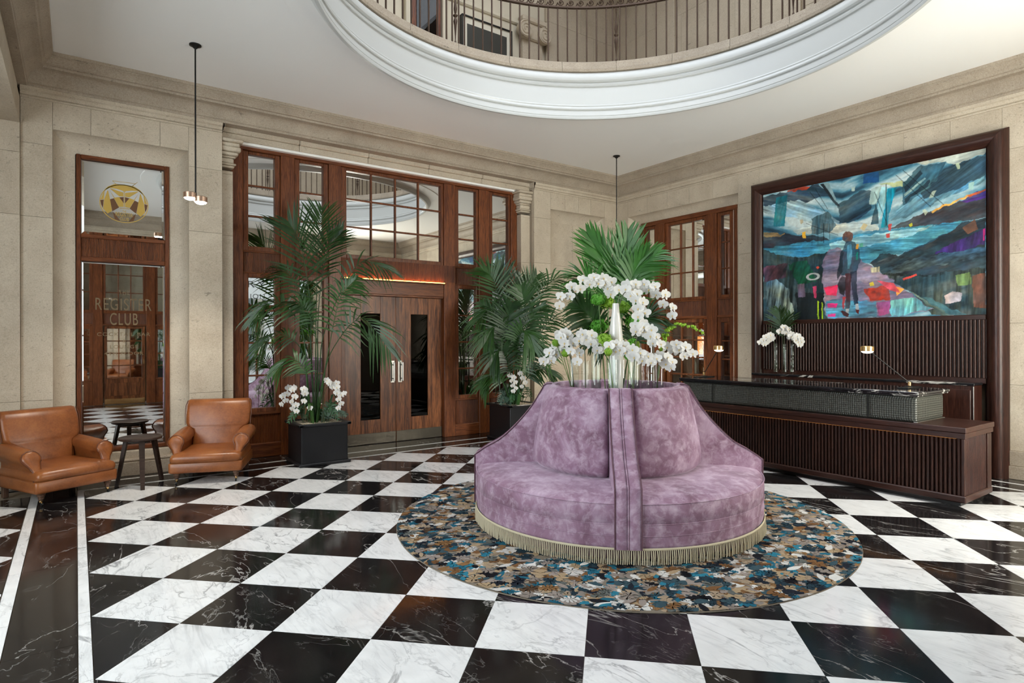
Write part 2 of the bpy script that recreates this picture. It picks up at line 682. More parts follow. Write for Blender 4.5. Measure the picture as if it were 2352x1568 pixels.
def reveal(parent, ax, plane, u0, u1, z0, z1, w, d, name='cove_reveal'):
    # concave stone reveal on three sides of a recess
    rows = []
    for k in range(9):
        t = k / 8 * PI / 2
        ww, dd = w * (1 - math.cos(t)), d * math.sin(t)
        p = [(u0 + ww, z0), (u0 + ww, z1 - ww), (u1 - ww, z1 - ww), (u1 - ww, z0)]
        rows.append([(u, plane + dd, z) if ax == 'A' else (plane + dd, u, z) for u, z in p])
    # a narrow flat return that meets the recessed panel
    p = [(u0 + w, z0), (u0 + w, z1 - w), (u1 - w, z1 - w), (u1 - w, z0)]
    rows.append([(u, plane + d + .05, z) if ax == 'A' else (plane + d + .05, u, z) for u, z in p])
    b = MB()
    n = len(rows)
    for s in range(3):
        b.sheet([[r[s], r[s + 1]] for r in rows])
    return b.build(name, M['stone'], parent, 40, recalc=False)


reveal(wallA, 'A', YA, -.197, 1.062, .0, 3.695, .19, .15)
reveal(wallA, 'A', YA, 6.50, 7.765, .0, 3.695, .19, .15)
# blank niche panel
for x0, x1 in ((6.69, 7.13), (7.13, 7.575)):
    for z0, z1 in ((.2, .88), (.88, 2.77), (2.77, 3.52)):
        wblock(wallA, 'A', YA + .155, x0, x1, z0, z1)
# plinth under the mirror panel
MB().cbox(-.01, .875, YA + .06, YA + .3, 0, .262, .004).build('stone_sill', M['stone'], wallA)
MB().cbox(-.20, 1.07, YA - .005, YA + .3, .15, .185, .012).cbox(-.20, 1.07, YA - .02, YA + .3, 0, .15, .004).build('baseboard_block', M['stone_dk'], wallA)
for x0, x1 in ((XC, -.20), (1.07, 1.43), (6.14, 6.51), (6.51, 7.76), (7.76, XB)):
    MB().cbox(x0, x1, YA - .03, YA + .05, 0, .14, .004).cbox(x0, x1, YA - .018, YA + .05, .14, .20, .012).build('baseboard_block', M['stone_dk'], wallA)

# small pilasters with moulded capitals on both sides of the timber screen
for x0, x1, nm in ((1.42, 1.565, 0), (5.95, 6.145, 1)):
    b = MB()
    for (p, za, zb) in ((.012, 3.60, 3.63), (.03, 3.63, 3.655), (.006, 3.655, 3.72), (.025, 3.72, 3.745), (.05, 3.745, 3.79), (.075, 3.79, 3.85), (.065, 3.85, 3.90), (.10, 3.90, 3.94)):
        b.cbox(x0 - (p if nm else 0), x1 + (0 if nm else p), YA + .11 - p, YA + .3, za, zb, .012)
    b.build('capital', M['stone'], wallA, 40)
# lintel over the screen
for k in range(5):
    x0, x1 = 1.42 + .945 * k, 1.42 + .945 * (k + 1)
    MB().cbox(x0 + .002, x1 - .002, YA + .12, YA + .4, 3.955, 4.03, .004).cbox(x0 + .002, x1 - .002, YA + .085, YA + .4, 4.03, 4.10, .012).build('lintel_stone', M['stone'], wallA)
MB().box(1.5, 6.0, YA + .14, YA + .4, 3.925, 3.955).build('white_trim', M['plaster'], wallA)

wallB = struct('wall_right', MB().box(XB + .30, XB + .6, -1, 5.41, 0, 4.5).box(XB + .30, XB + .6, 7.64, 8.5, 0, 4.5).box(XB + .80, XB + .9, 5.3, 7.8, 0, 4.5).box(XB + .13, XB + .9, 5.3, 7.8, 3.56, 4.5).box(XB + .06, XB + .31, 7.65, 8.3, 0, 4.4).box(XB + .06, XB + .31, -1, 5.40, 0, 4.4).box(XB + .06, XB + .31, 5.3, 7.7, 3.72, 4.4),
               M['joint'], 'limestone wall with timber bar screen and large framed painting')
pier(wallB, 'B', XB, 7.645, YA)
pier(wallB, 'B', XB, 5.06, 5.405, [.2, 1.58, 2.18, 2.77, 3.52, 3.98])
for k in range(5):
    y0 = 5.405 + 2.24 * k / 5
    wblock(wallB, 'B', XB, y0, y0 + 2.24 / 5, 3.695, 3.98)
for k in range(6):
    y0 = 2.2 + 2.86 * k / 6
    wblock(wallB, 'B', XB, y0, y0 + 2.86 / 6, 3.70, 3.98)
pier(wallB, 'B', XB, 1.0, 2.2, [.30, 1.0, 1.66, 2.40, 3.05, 3.52, 3.98], 1)
pier(wallB, 'B', XB, -.6, 1.0, [.30, 1.0, 1.66, 2.40, 3.05, 3.52, 3.98], 2, True)
reveal(wallB, 'B', XB, 5.405, 7.645, .0, 3.695, .165, .12)
for y0, y1 in ((-.6, 2.15), (5.13, 5.405), (7.645, YA)):
    MB().cbox(XB - .03, XB + .05, y0, y1, 0, .14, .004).cbox(XB - .018, XB + .05, y0, y1, .14, .30, .006).build('baseboard_block', M['stone_dk'], wallB)

# wall behind the camera with the street entrance, and the side lobby on the left
wallD = struct('wall_front', MB().box(-2.5, -.16, YD - .4, YD, 0, 4.5).box(-.16, 2.05, YD - .4, YD, 3.55, 4.5).box(2.05, 2.45, YD - .4, YD, 0, 4.5).box(2.45, 5.40, YD - .4, YD, 3.62, 4.5)
               .box(5.40, 5.70, YD - .4, YD, 0, 4.5).box(5.70, 6.75, YD - .4, YD, 0, .45).box(5.70, 6.75, YD - .4, YD, 3.55, 4.5).box(6.75, 8.6, YD - .4, YD, 0, 4.5), M['stone'], 'limestone wall with street entrance')
wallC = struct('wall_left', MB().box(-2.7, -2.4, -1, .6, 0, 4.5).box(-2.7, -2.4, 5.2, 8.3, 0, 4.5).box(-2.7, -2.4, .6, 5.2, 0, .6).box(-2.7, -2.4, .6, 5.2, 3.5, 4.5), M['stone'], 'limestone wall of the side lobby')
struct('trim_1', MB().box(-1.05, XC, -1, YA - .045, 3.70, 3.95).box(-1.05, XC - .02, -1, YA - .045, 3.95, 4.5), M['stone'], 'stone beam over the side opening')
struct('ceiling_side', MB().box(-2.5, -1.0, -1, 8.2, 3.75, 3.85), M['plaster'], 'white ceiling of the side lobby')


# cornice around the room
def ring_sweep(prof, x0, x1, y0, y1, b=None):
    b = b or MB()
    rows = [[(x0 + p, y0 + p, z), (x1 - p, y0 + p, z), (x1 - p, y1 - p, z), (x0 + p, y1 - p, z)] for p, z in prof]
    return b.sheet(rows, 0, True)


cov = [(-.16, 4.085), (.055, 4.085), (.062, 4.10), (.058, 4.115)]
for k in range(9):
    t = k / 8 * PI / 2
    cov.append((.065 + .125 * (1 - math.cos(t)), 4.118 + .135 * math.sin(t)))
cov += [(.195, 4.268), (.20, 4.275), (.215, 4.28), (.215, 4.295), (.225, 4.31), (.25, 4.345), (.262, 4.352), (.262, 4.365), (.272, 4.37), (.278, 4.41)]
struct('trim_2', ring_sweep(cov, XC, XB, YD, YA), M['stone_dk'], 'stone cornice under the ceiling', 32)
arch = [(0, 3.975), (.012, 3.978), (.014, 3.995), (.004, 4.0), (.022, 4.008), (.026, 4.04), (.045, 4.052), (.048, 4.086)]


def arch_run(ax, plane, u0, u1, end=None):
    b = MB()
    if ax == 'A':
        b.sheet([[(u, plane - p, z) for p, z in arch] for u in (u0, u1)])
        for u, on in ((u0, end == 'l'), (u1, end == 'r')):
            if on:
                d = -1 if end == 'l' else 1
                b.sheet([[(u + d * p * .6, plane - p, z) for p, z in arch], [(u + d * p * .6, plane + .3, z) for p, z in arch]])
    else:
        b.sheet([[(plane - p, u, z) for p, z in arch] for u in (u0, u1)])
    return b


tr = struct('trim_3', None, None, 'moulded stone band under the cornice')
arch_run('A', YA, XC, 1.42, 'r').build('moulding', M['stone'], tr, 30, recalc=False)
arch_run('A', YA, 6.145, XB, 'l').build('moulding', M['stone'], tr, 30, recalc=False)
arch_run('B', XB, YD, YA).build('moulding', M['stone'], tr, 30, recalc=False)
arch_run('A', 0, -2.4, 8.1).build('moulding', M['stone'], tr, 30, recalc=False).matrix_local = Matrix.Translation((5.7, YD, 0)) @ Matrix.Rotation(PI, 4, 'Z')

# ceiling with the round opening
NSEG = 128
b = MB()
rows = [[], []]
for i in range(NSEG):
    a = 2 * PI * i / NSEG
    ca, sa = math.cos(a), math.sin(a)
    k = 4.75 / max(abs(ca), abs(sa))
    rows[0].append((OCX + 2.88 * ca, OCY + 2.88 * sa, HC))
    rows[1].append((OCX + k * ca, OCY + k * sa, HC))
b.sheet(rows, 0, True)
b.lathe([(2.88, 4.40), (2.872, 4.389), (2.62, 4.389)], NSEG, (OCX, OCY, 0))
struct('ceiling', b, M['plaster'], 'white plaster ceiling with a round opening', 30)
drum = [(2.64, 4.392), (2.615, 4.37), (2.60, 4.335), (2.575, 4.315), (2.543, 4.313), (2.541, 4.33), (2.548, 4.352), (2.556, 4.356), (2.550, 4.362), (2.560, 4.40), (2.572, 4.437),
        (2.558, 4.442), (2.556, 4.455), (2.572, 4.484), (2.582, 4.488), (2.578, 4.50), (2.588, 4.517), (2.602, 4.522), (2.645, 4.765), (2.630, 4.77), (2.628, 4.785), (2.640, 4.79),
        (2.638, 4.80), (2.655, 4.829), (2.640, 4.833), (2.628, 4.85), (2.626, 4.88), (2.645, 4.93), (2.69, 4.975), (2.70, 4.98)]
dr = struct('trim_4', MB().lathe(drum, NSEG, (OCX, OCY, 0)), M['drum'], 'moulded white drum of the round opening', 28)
rimp = [(2.70, 4.978), (2.665, 4.980), (2.662, 5.012), (2.690, 5.02), (2.692, 5.028), (2.698, 5.112), (2.708, 5.122), (2.95, 5.122)]
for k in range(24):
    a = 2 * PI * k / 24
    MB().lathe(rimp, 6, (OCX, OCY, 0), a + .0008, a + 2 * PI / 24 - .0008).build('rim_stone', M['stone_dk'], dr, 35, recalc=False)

# gallery above
b = MB()
rows = [[], []]
for i in range(NSEG):
    a = 2 * PI * i / NSEG
    ca, sa = math.cos(a), math.sin(a)
    k = 4.7 / max(abs(ca), abs(sa))
    rows[0].append((OCX + 2.94 * ca, OCY + 2.94 * sa, 5.115))
    rows[1].append((OCX + k * ca, OCY + k * sa, 5.115))
struct('floor_gallery', b.sheet(rows, 0, True), M['stone_dk'], 'stone floor of the upper gallery')
M['stone_up'] = stone_mat('gallery_limestone', (.40, .325, .235), (.54, .455, .345))
M['cream'] = plain('cream_paint', (.58, .52, .41), .6)
gA = struct('wall_upper_back', MB().box(-1, 6.42, YA + .06, YA + .2, 5.0, 8.5), M['cream'], 'cream plaster wall of the gallery')
for i, (z0, z1) in enumerate(((5.1, 6.05), (6.05, 6.85), (6.85, 7.6), (7.6, 8.4))):
    cuts = [6.42, 6.9, 7.5, 8.12] if i % 2 else [6.42, 7.2, 8.12]
    for a, c in zip(cuts[:-1], cuts[1:]):
        wblock(gA, 'A', YA, a, c, z0, z1, M['stone_up'])
MB().cbox(-1, 6.42, YA + .02, YA + .1, 6.62, 6.70, .02).build('dado_moulding', M['cream'], gA)
gB = struct('wall_upper_right', MB().box(XB + .06, XB + .2, -1, 8.2, 5.0, 8.5), M['joint'], 'limestone wall of the gallery')
for i, (z0, z1) in enumerate(((5.1, 6.05), (6.05, 6.85), (6.85, 7.6), (7.6, 8.4))):
    n = 9
    off = .45 if i % 2 else 0
    for k in range(n):
        y0 = max(-.6, -1.0 + k * 1.0 + off)
        y1 = min(YA, -1.0 + (k + 1) * 1.0 + off)
        if y1 > y0 + .05:
            wblock(gB, 'B', XB, y0, y1, z0, z1, M['stone_up'])
for yy in (2.2, 4.4, 6.55):
    MB().cbox(XB - .06, XB + .02, yy, yy + .42, 5.1, 8.4, .006).build('pilaster_shaft', M['stone_up'], gB)
struct('wall_upper_front', MB().box(-1, 8.6, YD - .2, YD, 5.0, 8.5), M['stone_up'], 'front wall of the gallery')
struct('wall_upper_left', MB().box(XC - .2, XC, -1, 8.2, 5.0, 8.5), M['stone_up'], 'left wall of the gallery')
struct('ceiling_upper', MB().box(-1, 8.6, -1, 1.2, 8.4, 8.5).box(-1, 8.6, 6.2, 8.3, 8.4, 8.5).box(-1, 1.3, 1.2, 6.2, 8.4, 8.5).box(6.3, 8.6, 1.2, 6.2, 8.4, 8.5), M['plaster'], 'gallery ceiling around the laylight')
# Ionic capital on the gallery wall
cp = thing('wall_pilaster', 'carved stone pilaster with a scrolled capital in the upper gallery', 'pilaster', (6.10, YA, 5.1))
MB().cbox(-.20, .22, -.02, .08, 0, 1.36, .005).build('shaft', M['stone_up'], cp)
MB().cbox(-.24, .26, -.10, .06, 1.56, 1.66, .02).cbox(-.20, .22, -.06, .06, 1.30, 1.58, .02).build('abacus', M['stone_up'], cp)
for sx in (-.19, .21):
    pts = []
    for k in range(60):
        a = k / 59 * 2 * PI * 2.4
        r = .135 * (1 - k / 70)
        pts.append((sx + r * math.cos(a + PI / 2) * (1 if sx < 0 else -1), -.085, 1.42 + r * math.sin(a + PI / 2)))
    vo = MB().lathe([(0, -.05), (.128, -.05), (.135, -.03), (.135, .05), (0, .05)], 20).build('volute', M['stone_up'], cp, 40, (sx, -.06, 1.42))
    vo.rotation_euler = (R(90), 0, 0)
    MB().tube([(p[0] - sx, p[2] - 1.42, .05) for p in pts], .016, 6).build('spiral', M['stone_up'], vo, 40)

# balustrade of the opening
bal = thing('balustrade', 'bronze iron balustrade around the round ceiling opening', 'railing', (OCX, OCY, 5.122))
RB = 2.775
bm_plain = MB().cbox(-.009, .009, -.009, .009, 0, .735, .003).mesh('baluster', M['iron'])
orn = [(.007, 0), (.012, .03), (.012, .05), (.006, .06), (.008, .12), (.018, .25), (.026, .30), (.012, .345), (.018, .35), (.030, .37), (.012, .39), (.016, .41), (.022, .45), (.012, .55), (.007, .68), (.014, .70), (.007, .735)]
bm_orn = MB().lathe(orn, 8).mesh('ornate_baluster', M['iron'], 40)
for k in range(8):
    a0 = R(45 * k)
    link('ornate_baluster', bm_orn, bal, (RB * math.cos(a0), RB * math.sin(a0), 0), (0, 0, a0))
    for d in (-1, 1):
        a = a0 + d * R(.95)
        link('baluster', bm_plain, bal, (RB * math.cos(a), RB * math.sin(a), 0), (0, 0, a))
    for j in range(1, 17):
        a = a0 + R(45 * j / 17)
        link('baluster', bm_plain, bal, (RB * math.cos(a), RB * math.sin(a), 0), (0, 0, a))
MB().lathe([(RB - .022, .735), (RB + .022, .735), (RB + .022, .755), (RB - .022, .755), (RB - .022, .735)], 128).build('lower_rail', M['iron'], bal, 30)
MB().lathe([(RB - .03, .865), (RB + .03, .865), (RB + .034, .90), (RB, .915), (RB - .034, .90), (RB - .03, .865)], 128).build('handrail', M['iron'], bal, 30)
sc = MB()
pts = []
for k in range(26):
    t = k / 25
    a = t * 2 * PI * 1.35
    r = .042 * (1 - .72 * t)
    pts.append((r * math.cos(a + PI), 0, .05 + r * math.sin(a + PI)))
sc.tube([(-.075, 0, .004), (-.06, 0, .012)] + pts, .0075, 5)
sc.lathe([(0, 0), (.014, .004), (.0, .012)], 8, (0, 0, .05))
scm = sc.mesh('scroll', M['iron'], 40)
for k in range(132):
    a = 2 * PI * k / 132
    link('scroll', scm, bal, (RB * math.cos(a), RB * math.sin(a), .757), (0, 0, a - PI / 2))

# pictures and door seen between the balusters
pic = thing('framed_picture', 'black framed picture with white mount on the gallery wall', 'picture', (5.23, YA, 5.2))
MB().box(-.45, .45, .005, .06, 0, 1.23).build('mount', plain('mount_board', (.62, .58, .48), .7), pic)
MB().cbox(-.47, -.45, -.02, .06, 0, 1.25, .003).cbox(.45, .47, -.02, .06, 0, 1.25, .003).cbox(-.47, .47, -.02, .06, 1.23, 1.25, .003).cbox(-.47, .47, -.02, .06, 0, .02, .003).build('frame', M['blackmetal'], pic)
MB().box(-.37, .37, -.0, .02, .08, 1.13).build('print', plain('dark_print', (.05, .05, .045), .25), pic)
d3 = struct('door_3', MB().cbox(3.92, 4.40, YA + .0, YA + .1, 5.1, 7.3, .005), M['oak'], 'brown gallery door')
for x0, x1 in ((3.82, 3.90), (4.42, 4.50)):
    MB().cbox(x0, x1, YA - .03, YA + .1, 5.1, 7.4, .01).build('architrave', M['cream'], d3)
MB().box(4.0, 4.32, YA - .012, YA + .02, 5.9, 7.1).build('pane', M['dkglass'], d3)
# ------------------------------------------------------------------ timber screens
def text_mesh(body, width=None, height=None, ext=.0006, space=1.0):
    cu = bpy.data.curves.new('txt', 'FONT')
    cu.body = body
    cu.align_x = 'CENTER'
    cu.align_y = 'CENTER'
    cu.size = .1
    cu.extrude = ext
    cu.space_character = space
    o = bpy.data.objects.new('txt', cu)
    COL.objects.link(o)
    bpy.context.view_layer.update()
    me = bpy.data.meshes.new_from_object(o.evaluated_get(bpy.context.evaluated_depsgraph_get()))
    bpy.data.objects.remove(o)
    xs = [v.co.x for v in me.vertices]
    ys = [v.co.y for v in me.vertices]
    w, h = max(xs) - min(xs), max(ys) - min(ys)
    cx, cy = (max(xs) + min(xs)) / 2, (max(ys) + min(ys)) / 2
    kx = width / w if width else height / h
    ky = height / h if height else kx
    for v in me.vertices:
        v.co = ((v.co.x - cx) * kx, (v.co.y - cy) * ky, v.co.z)
    return me


def put_text(name, body, parent, x, y, z, m, width=None, height=None, rz=0.0, space=1.0):
    me = text_mesh(body, width, height, space=space)
    me.materials.clear()
    me.materials.append(m)
    return link(name, me, parent, (x, y, z), (R(90), 0, rz))


def window(parent, o, g, cols, rows, pane, wood, y=0.0, name='window', mw=.022):
    # o = outer opening x0,x1,z0,z1 ; g = glass extents
    b = MB()
    b.cbox(o[0], g[0], y, y + .09, o[2], o[3], .006).cbox(g[1], o[1], y, y + .09, o[2], o[3], .006)
    b.cbox(g[0], g[1], y, y + .09, g[3], o[3], .006).cbox(g[0], g[1], y, y + .09, o[2], g[2], .006)
    w = b.build(name, wood, parent)
    mw2 = mw / 2
    xs = [g[0] + (g[1] - g[0]) * k / cols for k in range(cols + 1)]
    zs = [g[2] + (g[3] - g[2]) * k / rows for k in range(rows + 1)]
    for x in xs[1:-1]:
        MB().cbox(x - mw2, x + mw2, y + .02, y + .06, g[2], g[3], .005).build('glazing_bar', wood, w)
    for z in zs[1:-1]:
        MB().cbox(g[0], g[1], y + .019, y + .059, z - mw2, z + mw2, .005).build('glazing_bar', wood, w)
    for a, c in zip(xs[:-1], xs[1:]):
        for e, f in zip(zs[:-1], zs[1:]):
            MB().box(a, c, y + .045, y + .05, e, f).build('pane', pane, w)
    return w


def reeds(x0, x1, z0, z1, y, pitch=.0125, depth=.006):
    n = max(2, int((x1 - x0) / pitch))
    pr = []
    for k in range(n):
        for t, d in ((.04, 0), (.2, .75), (.5, 1), (.8, .75), (.96, 0)):
            pr.append((x0 + (x1 - x0) * (k + t) / n, y - d * depth))
    return MB().sheet([[(x, yy, z) for x, yy in pr] for z in (z0, z1)])


def reed_panel(parent, x0, x1, z0, z1, y, wood, pitch=.0125):
    p = reeds(x0, x1, z0, z1, y, pitch).build('reeded_panel', wood, parent, 60, recalc=False)
    tag(p, kind='stuff')
    return p


OX = 3.78
scA = thing('timber_screen', 'red oak glazed screen around the double doors in the back wall', 'screen', (OX, 8.12, 0))


def X_(v):
    return v - OX


for x0, x1 in ((1.555, 1.70), (2.155, 2.335), (2.787, 2.96), (4.575, 4.767), (5.209, 5.403), (5.835, 5.965)):
    MB().cbox(X_(x0), X_(x1), 0, .13, 0, 3.89, .006).build('post', M['oak'], scA)
MB().cbox(X_(1.555), X_(5.965), -.012, .13, 3.885, 3.945, .006).build('header', M['oak_x'], scA)
MB().box(X_(1.56), X_(2.96), .12, .16, 0, 3.93).box(X_(4.575), X_(5.96), .12, .16, 0, 3.93).box(X_(2.96), X_(4.575), .12, .16, 2.2, 3.93).build('backing', M['oak'], scA)
for (a, c, g0, g1) in ((1.70, 2.155, 1.766, 2.091), (2.335, 2.787, 2.403, 2.722), (4.767, 5.209, 4.842, 5.167), (5.403, 5.835, 5.48, 5.80)):
    window(scA, (X_(a), X_(c), 2.625, 3.885), (X_(g0), X_(g1), 2.685, 3.845), 1, 3, M['mirror'], M['oak'], .022)
    window(scA, (X_(a), X_(c), .575, 2.345), (X_(g0), X_(g1), .628, 2.29), 1, 4, M['mirror'], M['oak'], .022)
    reed_panel(scA, X_(a), X_(c), 2.36, 2.61, .05, M['oak'])
    MB().cbox(X_(a), X_(c), .02, .12, 2.61, 2.627, .004).build('rail', M['oak_x'], scA)
    MB().cbox(X_(a), X_(c), .02, .12, 2.343, 2.36, .004).build('rail', M['oak_x'], scA)
    reed_panel(scA, X_(a), X_(c), .18, .56, .05, M['oak'])
    MB().cbox(X_(a), X_(c), .02, .12, .545, .576, .004).build('rail', M['oak_x'], scA)
    MB().cbox(X_(a), X_(c), .0, .12, 0, .18, .006).build('base_rail', M['oak_x'], scA)
window(scA, (X_(2.96), X_(4.575), 2.625, 3.885), (X_(3.043), X_(4.533), 2.685, 3.845), 4, 3, M['mirror'], M['oak'], .022)
reed_panel(scA, X_(2.96), X_(4.767), 2.375, 2.63, .0, M['oak'])
MB().box(X_(2.96), X_(4.575), .003, .12, 2.37, 2.63).build('reed_backing', M['oak'], scA)
MB().cbox(X_(2.96), X_(4.575), .02, .13, 2.15, 2.345, .004).build('head_panel', M['oak_x'], scA)
MB().cbox(X_(2.98), X_(4.575), -.05, .02, 2.333, 2.348, .003).build('light_shelf', M['oak_x'], scA)
MB().cbox(X_(3.0), X_(4.56), -.046, -.008, 2.348, 2.358, .002).build('light_strip', M['led'], scA)
MB().cbox(X_(2.96), X_(3.02), .03, .13, 0, 2.15, .004).build('door_jamb', M['oak'], scA)
MB().cbox(X_(4.595), X_(4.66), .03, .13, 0, 2.15, .004).build('door_jamb', M['oak'], scA)
MB().cbox(X_(2.96), X_(4.6), .03, .13, 2.125, 2.15, .003).build('door_head', M['oak_x'], scA)

# double doors
d1 = struct('door_1', None, None, 'oak double doors with narrow glass panels and steel pulls', None, (0, 8.20, 0))
for k, (x0, x1, g0, g1) in enumerate(((3.022, 3.803, 3.267, 3.562), (3.807, 4.593, 4.049, 4.333))):
    z0, z1 = .35, 1.873
    lf = MB().cbox(x0, g0, 0, .05, .006, 2.122, .003).cbox(g1, x1, 0, .05, .006, 2.122, .003).cbox(g0, g1, 0, .05, z1, 2.122, .003).cbox(g0, g1, 0, .05, .006, z0, .003).build('door_leaf', M['oak_door'], d1)
    MB().box(g0, g1, .02, .026, z0, z1).build('pane', M['dkglass'], lf)
    MB().cbox(x0 + .004, x1 - .004, -.004, .002, .008, .16, .001).build('kick_plate', M['bronze_plate'], lf)
    hx = 3.75 if k == 0 else 3.868
    MB().cbox(hx - .03, hx + .03, -.006, .001, .872, 1.19, .001).build('pull_plate', M['steel'], lf)
    hx2 = hx + (.0 if k == 0 else .018)
    MB().tube([(hx2, -.003, .93), (hx2, -.055, .93)], .008).tube([(hx2, -.003, 1.13), (hx2, -.055, 1.13)], .008).cbox(hx2 - .011, hx2 + .011, -.075, -.05, .89, 1.17, .006).build('pull_handle', M['steel'], lf)
    ex = x0 if k == 0 else x1
    for z in (.25, .85, 1.45, 1.95):
        MB().cbox(ex - .009, ex + .009, -.006, .002, z - .05, z + .05, .002).build('hinge', M['brass'], lf)
# dim lobby behind the doors
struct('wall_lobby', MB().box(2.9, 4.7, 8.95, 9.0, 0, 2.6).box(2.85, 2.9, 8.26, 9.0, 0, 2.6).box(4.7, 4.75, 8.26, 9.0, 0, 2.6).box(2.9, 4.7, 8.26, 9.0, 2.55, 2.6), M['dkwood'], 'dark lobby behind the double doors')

# etched mirror panel in the left bay
mp = thing('mirror_panel', 'tall oak framed mirror panel with gold cocktail bar lettering in the left bay', 'mirror', (.44, 8.05, 0))
fx0, fx1 = -.44, .44
MB().cbox(fx0, fx0 + .042, -.02, .05, .268, 3.512, .005).build('stile', M['oak'], mp)
MB().cbox(fx1 - .046, fx1, -.02, .05, .268, 3.512, .005).build('stile', M['oak'], mp)
for z0, z1 in ((.268, .312), (2.36, 2.41), (2.612, 2.655), (3.465, 3.512)):
    MB().cbox(fx0 + .042, fx1 - .046, -.018, .05, z0, z1, .005).build('rail', M['oak_x'], mp)
reed_panel(mp, fx0 + .042, fx1 - .046, 2.41, 2.612, .012, M['oak'], .0115)
MB().box(fx0, fx1, .03, .06, .27, 3.5).build('backing', M['dkwood'], mp)
for nm, z0, z1, inset in (('upper_mirror', 2.655, 3.465, .028), ('lower_mirror', .312, 2.36, .02)):
    x0, x1 = fx0 + .042, fx1 - .046
    o = [(x0, z0), (x1, z0), (x1, z1), (x0, z1)]
    i = [(x0 + inset, z0 + inset), (x1 - inset, z0 + inset), (x1 - inset, z1 - inset), (x0 + inset, z1 - inset)]
    b = MB().add([(x, .010, z) for x, z in o] + [(x, .006, z) for x, z in i], [(0, 1, 5, 4), (1, 2, 6, 5), (2, 3, 7, 6), (3, 0, 4, 7), (4, 5, 6, 7)])
    b.build(nm, M['mirror'], mp)


def flat_poly(pts, cx, cz, kx, kz, m, parent, y, name):
    P = [((u) * kx + cx, (v) * kz + cz) for u, v in pts]
    n = len(P)
    return MB().add([(x, y, z) for x, z in P] + [(x, y + .0006, z) for x, z in P], [tuple(range(n)), tuple(range(2 * n - 1, n - 1, -1))]).build(name, m, parent, recalc=False)


lg = link('emblem', None, mp, (0, .0045, 3.03))
KX, KZ = .232, .214


def lp(x, y):
    return ((x - 482) / 203, (450 - y) / 170)


ring = MB()
ring.sheet([[(KX * r * math.cos(a), 0, KZ * r * math.sin(a)) for a in [2 * PI * k / 64 for k in range(64)]] for r in (1.0, .965)], 0, True)
ring.build('ring', M['gold'], lg, recalc=False)
gold = [[(320, 345), (350, 312), (400, 285), (482, 279), (482, 338), (420, 325), (362, 322), (338, 340)],
        [(322, 345), (288, 436), (314, 430)], [(344, 348), (316, 434), (309, 512), (345, 552), (381, 525), (364, 420), (350, 350)],
        [(364, 345), (402, 405), (440, 394), (476, 440), (476, 478), (436, 482), (398, 412)], [(362, 326), (476, 352), (476, 386), (440, 388), (372, 335)]]
brown = [[(286, 440), (314, 433), (307, 508), (292, 475)], [(364, 424), (396, 411), (438, 488), (383, 527)], [(440, 397), (477, 390), (477, 446)],
         [(386, 530), (412, 556), (446, 606), (404, 597)]]
for k, (ps, m) in enumerate(((gold, M['gold']), (brown, M['goldbrown']))):
    for p in ps:
        for mir in (0, 1):
            q = [lp(964 - x if mir else x, y) for x, y in p]
            flat_poly(q, 0, 0, KX, KZ, m, lg, -.0002 * k, 'emblem_ray')


def bar2(p, q, w):
    a, c = Vector((*lp(*p), 0)), Vector((*lp(*q), 0))
    a, c = Vector((a.x * KX, a.y * KZ)), Vector((c.x * KX, c.y * KZ))
    d = (c - a).normalized()
    n = Vector((-d.y, d.x)) * w
    return [(a + n), (a - n), (c - n), (c + n)]


for p, q, w in (((385, 258), (575, 258), .002), ((385, 258), (482, 346), .002), ((575, 258), (482, 346), .002), ((482, 340), (482, 480), .003), ((442, 492), (524, 492), .003), ((508, 322), (592, 243), .002)):
    P = bar2(p, q, w)
    MB().add([(v.x, -.0006, v.y) for v in P], [(0, 1, 2, 3)]).build('glass_line', M['gold'], lg, recalc=False)
for body, dz, w, h in (('THE', -.085, .034, .026), ('REGISTER', -.122, .165, .042), ('CLUB', -.172, .085, .036)):
    put_text('lettering', body, lg, 0, -.001, dz, M['gold'], w, h)
for body, z, w, h, m in (('THE', 2.035, .10, .055, 'gold_dim'), ('REGISTER', 1.90, .53, .135, 'gold_dim'), ('CLUB', 1.735, .265, .135, 'gold_dim'), ('COCKTAIL BAR', 1.565, .50, .04, 'gold_dim'),
                         ('&', 1.49, None, .035, 'gold_dim'), ('LOUNGE', 1.425, .265, .04, 'gold_dim'), ('4TH FLOOR', 1.35, .37, .038, 'gold_dim')):
    put_text('lettering', body, mp, -.005, .0052, z, M[m], w, h, space=1.15)


